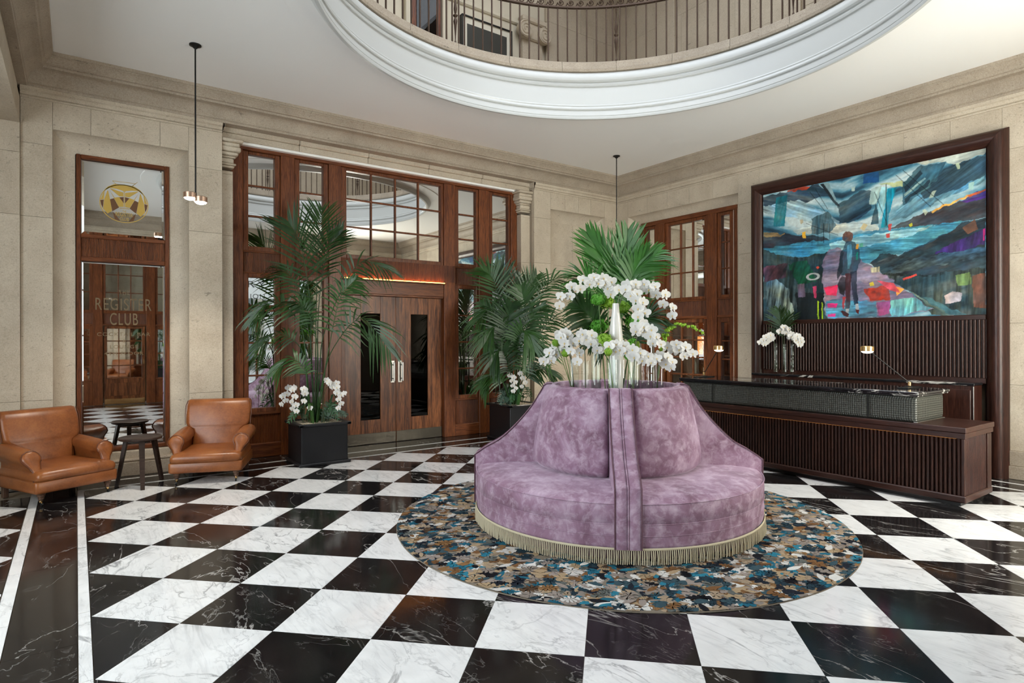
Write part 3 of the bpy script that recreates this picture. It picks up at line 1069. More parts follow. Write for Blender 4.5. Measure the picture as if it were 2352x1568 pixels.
# --- glazed bar screens: one in the right wall, one in the wall behind the camera ---------------
def bar_screen(name, label, loc, rz, pane_up, pane_lo, wy):
    t = thing(name, label, 'screen', loc, rz)
    # local x runs left to right as seen from the room
    for x0, x1 in ((-.975, -.905), (-.638, -.455), (.407, .593), (.905, .975)):
        MB().cbox(x0, x1, 0, .11, 0, 3.50, .006).build('post', M['oak'], t)
    MB().cbox(-.975, .975, -.006, .11, 3.485, 3.555, .006).build('header', wy, t)
    for a, c, g0, g1, n in ((-.905, -.638, -.86, -.693, 1), (-.455, .407, -.391, .349, 3), (.593, .905, .659, .814, 1)):
        window(t, (a, c, 2.14, 3.485), (g0, g1, 2.19, 3.432), n, 3, pane_up, M['oak'], .025, mw=.02)
        reed_panel(t, a, c, 1.87, 2.12, .045, M['oak'])
        MB().cbox(a, c, .02, .10, 2.118, 2.142, .004).build('rail', wy, t)
        MB().cbox(a, c, .02, .10, 1.835, 1.872, .004).build('rail', wy, t)
        if n == 1:
            window(t, (a, c, .55, 1.835), (g0, g1, .60, 1.755), 1, 4, pane_lo, M['oak'], .025, mw=.02)
            MB().cbox(a, c, .03, .10, 0, .55, .006).build('base_panel', M['oak'], t)
    dl = window(t, (-.43, .38, .60, 1.825), (-.365, .325, .62, 1.765), 3, 4, pane_lo, M['oak_door'], .035, 'door', .024)
    MB().cbox(-.43, .38, .035, .085, .006, .60, .004).build('door_panel', M['oak_door'], dl)
    MB().cbox(-.33, .29, .027, .04, .20, .50, .008).build('raised_panel', M['oak_door'], dl)
    MB().cbox(-.42, .37, .030, .036, .015, .13, .001).build('kick_plate', M['brass'], dl)
    MB().tube([(-.40, .03, 1.0), (-.40, -.03, 1.0)], .008).cbox(-.41, -.39, -.045, -.025, .94, 1.06, .004).build('handle', M['brass'], dl)
    return t


bar_screen('bar_screen', 'oak screen with a glazed door and mirrored lights beside the painting', (8.20, 6.455, 0), R(-90), M['mirror'], M['glass'], M['oak_y'])
bar_screen('entry_screen', 'oak screen with a glazed door reflected in the tall mirror panel', (.90, YD - .08, 0), R(180), M['glass'], M['mirror'], M['oak_x'])
struct('wall_bay', MB().box(-.16, 2.05, YD - .7, YD - .6, 0, 4.5), M['stone'], 'wall behind the entry screen')
# bar room behind the glazed door
bp = struct('wall_bar', MB().cbox(8.82, 8.87, 5.35, 7.6, 0, 3.5, .004), M['oak'], 'oak panelling behind the glazed bar door')
MB().cbox(8.805, 8.82, 6.50, 6.68, 1.23, 1.54, .002).build('lamp_panel', M['amber'], bp)
for z, w in ((.58, 'lowest'), (.90, 'second'), (1.22, 'third'), (1.56, 'top')):
    sh = thing('bar_shelf', w + ' oak shelf behind the glazed bar door', 'shelf', (8.72, 6.455, z - .02), 0, 'shelves behind the glazed door')
    MB().cbox(-.10, .10, -1.05, 1.05, 0, .02, .004).build('board', M['oak_y'], sh)
l = bpy.data.lights.new('bar_lamp', 'POINT')
l.energy = 5
l.color = (1, .62, .3)
l.shadow_soft_size = .1
lo = bpy.data.objects.new('bar_lamp', l)
lo.location = (8.52, 6.5, 1.95)
COL.objects.link(lo)
BOT = [(.036, 0), (.038, .01), (.038, .15), (.03, .185), (.014, .215), (.013, .265), (.016, .27), (.016, .285), (0, .285)]
for i, (dx, z, col, lab, nm) in enumerate((( .02, .90, (.25, .12, .03), 'amber bottle with cream label on the middle bar shelf', 'cream'), (-.20, .90, (.30, .28, .22), 'clear bottle on the middle bar shelf near the door edge', None),
                                         (.24, .90, (.03, .02, .02), 'dark bottle with red label on the middle bar shelf', 'red'), (.02, 1.22, (.05, .03, .02), 'dark slim bottle on the upper bar shelf', None),
                                         (.23, 1.22, (.03, .06, .09), 'blue-black bottle on the upper bar shelf', None), (-.20, .58, (.28, .2, .1), 'squat spirit bottle on the lowest visible bar shelf', 'cream'))):
    bo = thing('bottle', lab, 'bottle', (8.70, 6.455 - dx, z), 0, 'bottles behind the glazed door')
    MB().lathe(BOT, 14, cap=False).build('glass_body', plain('bottle_%d' % i, col, .08), bo, 50)
    if nm:
        MB().lathe([(.0385, .04), (.0385, .11)], 14).build('label', plain('label_%s%d' % (nm, i), (.6, .02, .02) if nm == 'red' else (.7, .62, .45), .6), bo, 50)

# --- street entrance behind the camera -----------------------------------------------------------
en = thing('entrance_screen', 'glazed oak street entrance behind the camera seen only in the mirrors', 'screen', (3.92, YD - .1, 0), R(180))
for x0, x1 in ((-1.48, -1.34), (-.80, -.68), (.68, .80), (1.34, 1.48)):
    MB().cbox(x0, x1, 0, .12, 0, 3.62, .006).build('post', M['oak'], en)
for z0, z1 in ((3.52, 3.62), (2.32, 2.44), (0, .22)):
    if z0 > 0:
        MB().cbox(-1.48, 1.48, .005, .11, z0, z1, .006).build('rail', M['oak_x'], en)
MB().cbox(-.03, .03, .02, .10, 0, 2.32, .004).build('door_meeting_stile', M['oak'], en)
for x0, x1 in ((-1.34, -.80), (-.68, -.03), (.03, .68), (.80, 1.34)):
    MB().cbox(x0, x1, .02, .10, 0, .35, .006).build('kick_panel', M['oak_x'], en)
    MB().box(x0, x1, .055, .06, .35, 2.32).build('pane', M['glass'], en)
MB().box(-1.34, 1.34, .055, .06, 2.44, 3.52).build('transom_pane', M['glass'], en)
tx = put_text('lettering', 'RY', en, 0.0, .054, 2.98, M['ink'], .45, .17, space=1.4)
tx.scale = (-1, 1, 1)
tx = put_text('lettering', 'ION', en, -.02, .054, 2.66, M['ink'], .36, .13, space=1.2)
tx.scale = (-1, 1, 1)
w1 = struct('added_window_1', None, None, 'added unseen window behind the camera that lights the room', None, (6.225, YD - .15, 0), PI)  # unseen opening added so fill light reaches the room from the right
window(w1, (-.525, .525, .45, 3.55), (-.46, .46, .53, 3.47), 2, 4, M['glass'], M['oak'], 0, 'sash', .03)
w2 = struct('added_window_2', None, None, 'added unseen side lobby window that lights the room from the left', None, (-2.5, 2.9, 0), PI / 2)  # invented window, put in to brighten the ceiling and left side
window(w2, (-2.3, 2.3, .6, 3.5), (-2.22, 2.22, .68, 3.42), 5, 3, M['glass'], M['oak'], 0, 'sash', .03)
struct('floor_street', MB().box(-3, 12, -9, YD - .1, -.12, -.06), plain('pavement', (.45, .45, .44), .8), 'pale street paving outside')
st = struct('wall_street', MB().box(-3, 12, -7.2, -7.0, 0, 9), plain('street_facade', (.62, .64, .66), .8), 'pale facade across the street')
for k in range(6):
    MB().box(-1.5 + 2 * k, -.4 + 2 * k, -7.0, -6.96, .4, 3.0).build('shop_window', plain('shop_window%d' % k, (.12, .16, .18), .1), st)
PAINT = [
 ((0.6,0.62,0.55),0.25,10,6,30,[(0.722,1.003),(0.866,1.006),(0.975,1.002),(1.001,0.998),(1.001,0.965),(0.917,0.936),(0.825,0.976),(0.76,0.981)]),
 ((0.05,0.09,0.13),0.7,-20,4,40,[(-0.003,0.986),(0.3,0.994),(0.356,0.906),(0.198,0.867),(0.106,0.848),(-0.003,0.92)]),
 ((0.42,0.56,0.62),0.5,-25,4,40,[(-0.003,0.909),(0.198,0.909),(0.356,0.765),(0.436,0.666),(0.328,0.67),(0.183,0.776),(-0.003,0.864)]),
 ((0.05,0.1,0.14),0.6,25,4,40,[(0.396,0.815),(0.526,0.897),(0.576,0.844),(0.551,0.736),(0.476,0.677),(0.41,0.692)]),
 ((0.2,0.36,0.44),0.6,35,4,40,[(0.694,0.774),(0.866,0.927),(1.001,0.965),(1.001,0.798),(0.866,0.744),(0.705,0.661),(0.636,0.64)]),
 ((0.06,0.11,0.15),0.6,30,4,40,[(0.856,0.93),(1.001,0.957),(1.001,0.84),(0.897,0.787),(0.777,0.751),(0.76,0.791)]),
 ((0.62,0.68,0.66),0.35,-5,4,30,[(0.168,0.695),(0.342,0.697),(0.476,0.677),(0.588,0.632),(0.588,0.599),(0.396,0.615),(0.183,0.66)]),
 ((0.09,0.19,0.23),0.5,60,20,8,[(0.685,0.887),(0.76,0.978),(0.861,0.965),(0.82,0.863),(0.76,0.791),(0.688,0.738)]),
 ((0.03,0.06,0.08),0.3,60,20,8,[(0.694,0.856),(0.76,0.945),(0.771,0.923),(0.699,0.818)]),
 ((0.03,0.06,0.08),0.3,60,20,8,[(0.696,0.782),(0.798,0.869),(0.804,0.85),(0.699,0.754)]),
 ((0.4,0.55,0.55),0.3,60,20,8,[(0.694,0.81),(0.777,0.894),(0.782,0.884),(0.696,0.791)]),
 ((0.62,0.7,0.46),0.2,0,6,6,[(0.582,0.918),(0.688,0.899),(0.688,0.86),(0.624,0.89)]),
 ((0.03,0.13,0.3),0.4,80,6,6,[(0.52,1.003),(0.588,0.994),(0.588,0.924),(0.517,0.932)]),
 ((0.03,0.36,0.46),0.4,85,30,4,[(0.625,0.867),(0.665,0.867),(0.633,0.697),(0.624,0.605),(0.595,0.612),(0.612,0.758)]),
 ((0.56,0.68,0.63),0.3,70,20,5,[(0.554,0.888),(0.601,0.893),(0.579,0.775),(0.545,0.78)]),
 ((0.4,0.6,0.62),0.3,80,20,5,[(0.6,0.884),(0.627,0.881),(0.615,0.739),(0.588,0.67),(0.582,0.757)]),
 ((0.02,0.2,0.24),0.5,75,24,5,[(0.076,0.959),(0.141,0.966),(0.123,0.726),(0.059,0.738)]),
 ((0.025,0.035,0.045),0.2,0,6,6,[(0.311,0.994),(0.336,0.993),(0.411,0.799),(0.39,0.817)]),
 ((0.3,0.4,0.42),0.2,0,6,6,[(0.328,0.996),(0.356,0.992),(0.396,0.855),(0.39,0.847)]),
 ((0.12,0.2,0.22),0.6,85,30,5,[(0.271,0.755),(0.356,0.775),(0.396,0.675),(0.356,0.624),(0.271,0.631)]),
 ((0.04,0.1,0.13),0.3,90,20,5,[(0.564,0.714),(0.575,0.783),(0.585,0.708),(0.588,0.641),(0.551,0.64)]),
 ((0.05,0.045,0.06),0.5,-5,8,30,[(-0.003,0.704),(0.075,0.682),(0.242,0.629),(0.328,0.607),(0.366,0.579),(0.183,0.581),(-0.003,0.571)]),
 ((0.45,0.36,0.22),0.4,-5,8,30,[(-0.003,0.707),(0.059,0.691),(0.129,0.662),(0.067,0.651),(-0.003,0.665)]),
 ((0.085,0.07,0.075),0.5,12,8,30,[(0.63,0.593),(0.727,0.646),(0.814,0.678),(0.897,0.701),(1.001,0.718),(1.001,0.577),(0.917,0.578),(0.76,0.589)]),
 ((0.11,0.05,0.26),0.5,10,8,30,[(0.912,0.701),(0.966,0.75),(1.001,0.754),(1.001,0.702),(0.936,0.69)]),
 ((0.72,0.45,0.16),0.3,15,8,30,[(0.798,0.669),(0.866,0.704),(0.946,0.738),(0.949,0.728),(0.866,0.691),(0.804,0.659)]),
 ((0.55,0.16,0.05),0.3,15,8,30,[(0.936,0.733),(1.001,0.758),(1.001,0.748),(0.941,0.718)]),
 ((0.13,0.36,0.47),0.55,-6,5,60,[(-0.003,0.571),(0.183,0.581),(0.366,0.579),(0.63,0.59),(0.76,0.589),(0.922,0.581),(0.866,0.526),(0.788,0.469),(0.665,0.416),(0.545,0.371),(0.396,0.45),(0.3,0.479),(0.198,0.47),(0.106,0.501)]),
 ((0.42,0.62,0.66),0.5,-6,5,60,[(0.363,0.552),(0.588,0.575),(0.814,0.577),(0.705,0.523),(0.526,0.491),(0.363,0.491)]),
 ((0.03,0.038,0.045),0.8,12,10,30,[(0.545,0.371),(0.588,0.428),(0.636,0.427),(0.665,0.409),(0.814,0.473),(0.917,0.573),(1.001,0.574),(1.001,0.238),(0.76,0.26),(0.624,0.277)]),
 ((0.1,0.15,0.18),0.7,12,10,30,[(0.624,0.333),(0.76,0.386),(1.001,0.405),(1.001,0.355),(0.814,0.315),(0.647,0.293)]),
 ((0.22,0.12,0.08),0.4,40,8,8,[(0.919,0.538),(0.961,0.582),(0.973,0.519),(0.936,0.498)]),
 ((0.1,0.05,0.2),0.5,80,30,5,[(0.814,0.402),(0.917,0.472),(1.001,0.524),(1.001,0.422),(0.897,0.388)]),
 ((0.8,0.08,0.3),0.2,80,30,5,[(0.99,0.516),(0.996,0.519),(0.996,0.448),(0.99,0.444)]),
 ((0.055,0.075,0.07),0.9,88,40,4,[(0.588,0.305),(0.76,0.269),(1.001,0.28),(1.001,-0.006),(0.804,0.001),(0.733,0.146)]),
 ((0.2,0.3,0.15),0.6,88,40,4,[(0.892,0.248),(0.946,0.262),(0.949,0.185),(0.902,0.182)]),
 ((0.2,0.1,0.07),0.6,85,20,6,[(0.952,0.236),(1.001,0.255),(1.001,0.034),(0.957,0.045)]),
 ((0.52,0.5,0.55),0.4,60,10,10,[(0.851,0.126),(0.882,0.148),(0.917,0.133),(0.912,0.086),(0.856,0.073)]),
 ((0.022,0.045,0.05),0.9,86,36,4,[(-0.003,0.568),(0.106,0.501),(0.198,0.47),(0.3,0.479),(0.356,0.484),(0.325,0.365),(0.328,0.182),(0.346,-0.013),(-0.003,-0.002)]),
 ((0.24,0.36,0.44),0.9,84,40,4,[(0.018,0.309),(0.075,0.324),(0.145,0.241),(0.175,0.004),(0.018,0.002)]),
 ((0.16,0.09,0.14),0.6,60,20,6,[(-0.003,0.427),(0.137,0.443),(0.129,0.328),(0.002,0.31)]),
 ((0.015,0.13,0.08),0.7,70,20,6,[(0.139,0.432),(0.246,0.447),(0.289,0.278),(0.198,0.265)]),
 ((0.016,0.024,0.03),0.4,86,30,4,[(0.183,0.205),(0.331,0.191),(0.331,-0.012),(0.19,-0.007)]),
 ((0.2,0.17,0.24),0.4,86,30,4,[(0.192,0.268),(0.231,0.274),(0.235,0.169),(0.198,0.167)]),
 ((0.34,0.27,0.35),0.45,4,5,26,[(0.356,0.5),(0.396,0.51),(0.526,0.384),(0.624,0.275),(0.733,0.134),(0.814,0.039),(0.647,0.004),(0.346,-0.004),(0.322,0.274),(0.326,0.426)]),
 ((0.45,0.38,0.45),0.4,0,4,30,[(0.335,0.344),(0.526,0.338),(0.588,0.272),(0.588,0.243),(0.331,0.273)]),
 ((0.8,0.1,0.2),0.4,0,6,10,[(0.33,0.23),(0.4,0.245),(0.391,0.164),(0.343,0.173)]),
 ((0.62,0.1,0.05),0.5,20,10,10,[(0.52,0.201),(0.625,0.213),(0.637,0.105),(0.545,0.122)]),
 ((0.8,0.34,0.12),0.3,0,6,10,[(0.652,0.208),(0.695,0.185),(0.665,0.14)]),
 ((0.78,0.2,0.26),0.4,30,6,10,[(0.579,0.252),(0.653,0.227),(0.677,0.159),(0.636,0.177)]),
 ((0.24,0.54,0.58),0.5,86,40,5,[(0.643,0.105),(0.733,0.129),(0.809,0.045),(0.636,0.003)]),
 ((0.16,0.4,0.54),0.6,2,5,40,[(0.342,0.138),(0.576,0.11),(0.579,0.005),(0.346,0.006)]),
 ((0.5,0.14,0.3),0.4,86,20,6,[(0.576,0.1),(0.637,0.107),(0.631,0.022),(0.588,0.011)]),
 ((0.76,0.08,0.3),0.3,0,8,8,[(0.349,0.111),(0.4,0.111),(0.391,0.08),(0.35,0.082)]),
 ((0.76,0.08,0.3),0.3,0,8,8,[(0.349,0.033),(0.39,0.036),(0.386,0.016),(0.35,0.015)]),
 ((0.7,0.1,0.1),0.3,86,8,8,[(0.42,0.153),(0.435,0.154),(0.431,0.069),(0.422,0.069)]),
 ((0.28,0.34,0.28),0.4,-30,20,6,[(0.719,0.158),(0.73,0.157),(0.877,0),(0.856,-0.001)]),
 ((0.14,0.28,0.32),0.4,-30,20,6,[(0.76,0.129),(0.825,0.093),(0.936,-0.003),(0.877,0)]),
 ((0.13,0.07,0.055),0.5,0,20,20,[(0.422,0.56),(0.423,0.598),(0.435,0.617),(0.453,0.617),(0.47,0.6),(0.473,0.57),(0.463,0.542),(0.44,0.535)]),
 ((0.035,0.075,0.105),0.6,80,20,8,[(0.436,0.54),(0.463,0.538),(0.483,0.527),(0.505,0.476),(0.506,0.398),(0.49,0.331),(0.459,0.315),(0.418,0.31),(0.402,0.353),(0.411,0.483)]),
 ((0.16,0.32,0.38),0.5,80,20,8,[(0.443,0.517),(0.463,0.523),(0.469,0.453),(0.456,0.347),(0.446,0.349)]),
 ((0.03,0.05,0.07),0.4,80,20,8,[(0.411,0.483),(0.427,0.47),(0.42,0.332),(0.4,0.275),(0.396,0.315),(0.404,0.394)]),
 ((0.022,0.022,0.03),0.3,0,10,10,[(0.396,0.245),(0.42,0.307),(0.44,0.29),(0.436,0.211),(0.428,0.16),(0.407,0.183)]),
 ((0.1,0.04,0.05),0.5,86,20,6,[(0.434,0.319),(0.464,0.317),(0.457,0.07),(0.436,0.067)]),
 ((0.035,0.055,0.1),0.5,86,20,6,[(0.457,0.329),(0.49,0.333),(0.488,0.226),(0.496,0.099),(0.476,0.094),(0.466,0.209)]),
 ((0.6,0.6,0.6),0.2,0,8,8,[(0.436,0.068),(0.454,0.069),(0.451,0.037),(0.438,0.042)]),
 ((0.6,0.6,0.6),0.2,0,8,8,[(0.482,0.1),(0.497,0.1),(0.498,0.059),(0.484,0.062)]),
 ((0.12,0.025,0.02),0.3,0,8,8,[(0.412,0.053),(0.423,0.056),(0.454,0.034),(0.449,0.007),(0.427,0.018)]),
 ((0.12,0.025,0.02),0.3,0,8,8,[(0.482,0.064),(0.5,0.058),(0.498,0.027),(0.485,0.037)]),
 ((0.75,0.42,0.08),0.2,0,8,8,[(0.487,0.518),(0.5,0.52),(0.496,0.483),(0.486,0.484)]),
 ((0.2,0.62,0.45),0.3,0,8,8,[(0.502,0.52),(0.518,0.522),(0.519,0.493),(0.504,0.491)]),
 ((0.02,0.35,0.28),0.3,80,8,8,[(0.487,0.46),(0.496,0.462),(0.494,0.4),(0.486,0.411)]),
 ((0.72,0.14,0.28),0.3,86,12,6,[(0.275,0.246),(0.294,0.246),(0.29,0.152),(0.279,0.163)]),
 ((0.45,0.62,0.08),0.3,88,12,6,[(0.297,0.133),(0.304,0.132),(0.306,-0.001),(0.298,-0.001)]),
 ((0.45,0.62,0.08),0.3,88,12,6,[(0.318,0.121),(0.324,0.121),(0.328,-0.002),(0.321,-0.001)]),
 ((0.72,0.6,0.36),0.1,0,6,6,[(0.504,0.624),(0.52,0.659),(0.537,0.641),(0.521,0.607)]),
 ((0.75,0.5,0.12),0.1,0,6,6,[(0.219,0.656),(0.236,0.659),(0.238,0.607),(0.22,0.614)]),
 ((0.65,0.08,0.05),0.1,0,6,6,[(0.627,0.621),(0.645,0.629),(0.639,0.579),(0.627,0.589)]),
 ((0.65,0.08,0.05),0.1,0,6,6,[(0.62,0.563),(0.637,0.565),(0.634,0.536),(0.621,0.538)]),
 ((0.48,0.58,0.55),0.1,0,6,6,[(0.464,0.927),(0.482,0.925),(0.482,0.894),(0.467,0.897)]),
 ((0.55,0.62,0.52),0.1,0,6,6,[(0.806,0.796),(0.822,0.799),(0.809,0.755),(0.794,0.755)]),
 ((0.45,0.62,0.58),0.1,0,6,6,[(0.941,0.808),(0.961,0.809),(0.956,0.765),(0.939,0.768)]),
 ((0.62,0.68,0.56),0.1,0,6,6,[(0.767,0.682),(0.777,0.69),(0.79,0.667),(0.779,0.648)]),
 ((0.5,0.62,0.6),0.1,0,6,6,[(0.675,0.786),(0.683,0.799),(0.689,0.775),(0.681,0.759)]),
 ((0.58,0.66,0.5),0.1,0,6,6,[(0.894,0.945),(0.908,0.946),(0.911,0.905),(0.902,0.906)]),
 ((0.6,0.55,0.42),0.1,0,6,6,[(0.205,0.752),(0.219,0.757),(0.226,0.732),(0.213,0.718)]),
 ((0.62,0.6,0.12),0.1,0,6,6,[(0.712,0.606),(0.725,0.615),(0.728,0.596),(0.719,0.588)]),
 ((0.5,0.1,0.04),0.4,0,20,6,[(0.136,0.999),(0.198,1.008),(0.258,0.997),(0.247,0.969),(0.141,0.987)]),
 ((0.7,0.16,0.14),0.3,10,12,6,[(0.688,0.251),(0.744,0.278),(0.747,0.267),(0.693,0.239)]),
 ((0.62,0.6,0.45),0.4,88,60,3,[(0.548,0.344),(0.591,0.348),(0.591,0.309),(0.554,0.309)]),
 ((0.75,0.62,0.15),0.2,0,8,8,[(0.545,0.239),(0.561,0.251),(0.567,0.222),(0.551,0.217)]),
 ((0.7,0.16,0.1),0.2,0,8,8,[(0.289,0.386),(0.3,0.393),(0.308,0.38),(0.3,0.369)]),
]
# ------------------------------------------------------------------ helpers for world-coordinate parts
def absb(mb, name, m, parent, smooth=None, recalc=True):
    o = mb.build(name, m, parent, smooth, None, recalc)
    o.location = -parent.location
    return o


# ------------------------------------------------------------------ the large painting
rng = np.random.default_rng(5)


def vnoise(x, y, seed):
    g = np.random.default_rng(seed).random((64, 64))
    xi, yi = np.floor(x).astype(int), np.floor(y).astype(int)
    fx, fy = x - xi, y - yi
    fx, fy = fx * fx * (3 - 2 * fx), fy * fy * (3 - 2 * fy)
    a, b_ = g[xi % 64, yi % 64], g[(xi + 1) % 64, yi % 64]
    c, d = g[xi % 64, (yi + 1) % 64], g[(xi + 1) % 64, (yi + 1) % 64]
    return (a * (1 - fx) + b_ * fx) * (1 - fy) + (c * (1 - fx) + d * fx) * fy


def fbm(x, y, seed, o=4):
    s = 0
    for k in range(o):
        s = s + vnoise(x * 2 ** k + 11.3 * k, y * 2 ** k + 5.1 * k, seed + k) / 2 ** k
    return s / sum(1 / 2 ** k for k in range(o))


def streak(u, v, ang, fx, fy, seed):
    a = R(ang)
    fx, fy = min(fx, fy), max(fx, fy)
    x, y = u * 1.455, v
    p, q = x * math.cos(a) + y * math.sin(a), -x * math.sin(a) + y * math.cos(a)
    return fbm(p * fx * .5, q * fy * .5, seed) * 2 - 1


NW, NH = 460, 316
uu, vv = np.meshgrid(np.linspace(0, 1, NW), np.linspace(0, 1, NH), indexing='ij')
s0 = fbm((uu * 1.4 + vv * .5) * 3, (vv - .4 * np.abs(uu - .42)) * 16, 40, 5)
pal = np.array([(.03, .06, .09), (.07, .16, .22), (.16, .34, .43), (.40, .55, .60), (.66, .74, .74)])
t = np.clip((s0 - .22) / .56, 0, .9999) * 4
k0 = t.astype(int)
img = pal[k0] * (1 - (t - k0))[..., None] + pal[np.minimum(k0 + 1, 4)] * (t - k0)[..., None]
DU = (fbm(uu * 40, vv * 28, 90, 2) - .5) * .018
DV = (fbm(uu * 40, vv * 28, 190, 2) - .5) * .026
for n, (c, amp, ang, fx, fy, poly) in enumerate(PAINT):
    us, vs = [p[0] for p in poly], [p[1] for p in poly]
    i0, i1 = max(0, int((min(us) - .012) * NW)), min(NW, int((max(us) + .012) * NW) + 2)
    j0, j1 = max(0, int((min(vs) - .016) * NH)), min(NH, int((max(vs) + .016) * NH) + 2)
    if i1 <= i0 or j1 <= j0:
        continue
    sl_ = (slice(i0, i1), slice(j0, j1))
    u_, v_ = uu[sl_], vv[sl_]
    kj = 1 if max(us) - min(us) > .1 else .3
    U, V = u_ + DU[sl_] * kj, v_ + DV[sl_] * kj
    ins = np.zeros(U.shape, bool)
    for i in range(len(poly)):
        x1, y1 = poly[i]
        x2, y2 = poly[i - 1]
        if y1 == y2:
            continue
        ins ^= ((y1 > V) != (y2 > V)) & (U < (x2 - x1) * (V - y1) / (y2 - y1) + x1)
    st = streak(u_, v_, ang, fx, fy, 300 + 7 * n)
    fine = streak(u_, v_, ang, fx * 3, fy * 3, 600 + 7 * n)
    f2 = streak(u_, v_, ang, fx * 7, fy * 7, 900 + 7 * n)
    f = 1 + amp * (1.3 * st + .9 * fine + .9 * f2)
    col = np.array(c)[None, None, :] * np.clip(f, .15, 3)[..., None] + (np.clip(st + fine * .5, 0, 1) * amp * .06)[..., None]
    hu = fbm(u_ * 14, v_ * 10, 1200 + n, 3) - .5
    col = col * (1 + amp * np.stack([1.1 * hu, .1 * hu, -.9 * hu], -1))
    w = (ins * np.clip(.86 + .3 * fine, .55, 1))[..., None]
    img[sl_] = img[sl_] * (1 - w) + col * w
# the life ring and a few thin ruled lines of the collage
rr = np.hypot((uu - .275) / .036, (vv - .317) / .028)
mk = ((rr > .62) & (rr < 1.0))[..., None]
img = np.where(mk, np.array((.50, .52, .52)) * (.7 + .5 * fbm(uu * 60, vv * 60, 77)[..., None]), img)
for (ua, va, ub, vb) in ((.24, .72, .40, .60), (.30, .70, .30, .55), (.27, .69, .27, .55), (.33, .70, .33, .56), (.36, .69, .36, .58), (.57, .86, .63, .60), (.66, .95, .80, .70), (.69, .97, .85, .70), (.62, .90, .62, .62), (.26, .95, .34, .78), (.29, .96, .35, .80)):
    L2 = (ub - ua) ** 2 + (vb - va) ** 2
    tt = np.clip(((uu - ua) * (ub - ua) + (vv - va) * (vb - va)) / L2, 0, 1)
    ds = np.hypot((uu - ua - tt * (ub - ua)) * 1.45, vv - va - tt * (vb - va))
    img = np.where((ds < .0022)[..., None], img * .35, img)
img = np.clip(img * (.88 + .3 * fbm(uu * 90, vv * 62, 55, 2))[..., None], 0.002, .95)
lum = img.mean(-1, keepdims=True)
img = np.clip(lum + (img - lum) * 1.12, .002, 1) ** 1.32

PY0, PY1, PZ0, PZ1 = 4.951, 2.323, 1.758, 3.565
ptg = thing('framed_painting', 'huge painting of a figure on a pier in a dark timber frame with fluted panel', 'painting', (8.05, 3.64, 0))
me = bpy.data.meshes.new('canvas')
vx = np.zeros((NW, NH, 3))
vx[..., 0] = 8.032
vx[..., 1] = PY0 + (PY1 - PY0) * uu
vx[..., 2] = PZ0 + (PZ1 - PZ0) * vv
ii = np.arange(NW * NH).reshape(NW, NH)
fc = np.stack([ii[:-1, :-1], ii[1:, :-1], ii[1:, 1:], ii[:-1, 1:]], -1).reshape(-1, 4)
nv, nf = NW * NH, len(fc)
me.vertices.add(nv)
me.vertices.foreach_set('co', vx.reshape(-1).astype(np.float32))
me.loops.add(nf * 4)
me.loops.foreach_set('vertex_index', fc.reshape(-1).astype(np.int32))
me.polygons.add(nf)
me.polygons.foreach_set('loop_start', np.arange(0, nf * 4, 4, dtype=np.int32))
at = me.color_attributes.new('paint', 'FLOAT_COLOR', 'POINT')
at.data.foreach_set('color', np.concatenate([img.reshape(-1, 3), np.ones((nv, 1))], 1).reshape(-1).astype(np.float32))
me.update()
me.validate()
m, nt, bs = newmat('oil_paint')
a_ = nt.nodes.new('ShaderNodeVertexColor')
a_.layer_name = 'paint'
nt.links.new(a_.outputs['Color'], bs.inputs['Base Color'])
bs.inputs['Roughness'].default_value = .45
bs.inputs['Specular IOR Level'].default_value = .3
bump(nt, bs, noise(nt, coords(nt, (1, 1, .5)), 120, 4, .7), .25, .004)
me.materials.append(m)
cv_ = link('canvas', me, ptg)
cv_.location = -ptg.location
absb(MB().box(8.036, 8.06, PY1, PY0, 1.0, 3.57), 'backing_board', M['dkwood'], ptg)
# moulded frame running down to the floor
FO = (5.160, 2.135, 3.755)
rows = []
for k in range(13):
    w = .205 * k / 12
    d = .02 + .105 * math.sin(PI * (k / 12) ** .85) ** .7 if 0 < k < 12 else .02
    rows.append([(8.10 - d, FO[0] - w, 0), (8.10 - d, FO[0] - w, FO[2] - w), (8.10 - d, FO[1] + w, FO[2] - w), (8.10 - d, FO[1] + w, 0)])
for s, nm, mt in ((0, 'frame_stile', M['dkwood']), (1, 'frame_head', M['dkwood_y']), (2, 'frame_stile', M['dkwood'])):
    b = MB().sheet([[r[s], r[s + 1]] for r in rows])
    o_, i_ = rows[0], rows[-1]
    b.sheet([[(8.12, *o_[s][1:]), (8.12, *o_[s + 1][1:])], [o_[s], o_[s + 1]]])
    b.sheet([[i_[s], i_[s + 1]], [(8.06, *i_[s][1:]), (8.06, *i_[s + 1][1:])]])
    absb(b, nm, mt, ptg, 40, False)
for z0, z1, d in ((1.700, 1.758, .06), (1.0, 1.065, .06)):
    absb(MB().cbox(8.10 - d - .02, 8.05, PY1, PY0, z0, z1, .006), 'panel_rail', M['dkwood_y'], ptg)
sl = MB().lathe([(.011, 0), (.011, .636)], 8, (0, 0, 0), PI / 2, 3 * PI / 2).box(.0, .02, -.011, .011, 0, .636).mesh('slat', M['dkwood'], 50)
n = 68
for k in range(n):
    o = link('slat', sl, ptg, (8.014 - 8.05, PY1 + (PY0 - PY1) * (k + .5) / n - 3.64, 1.065))

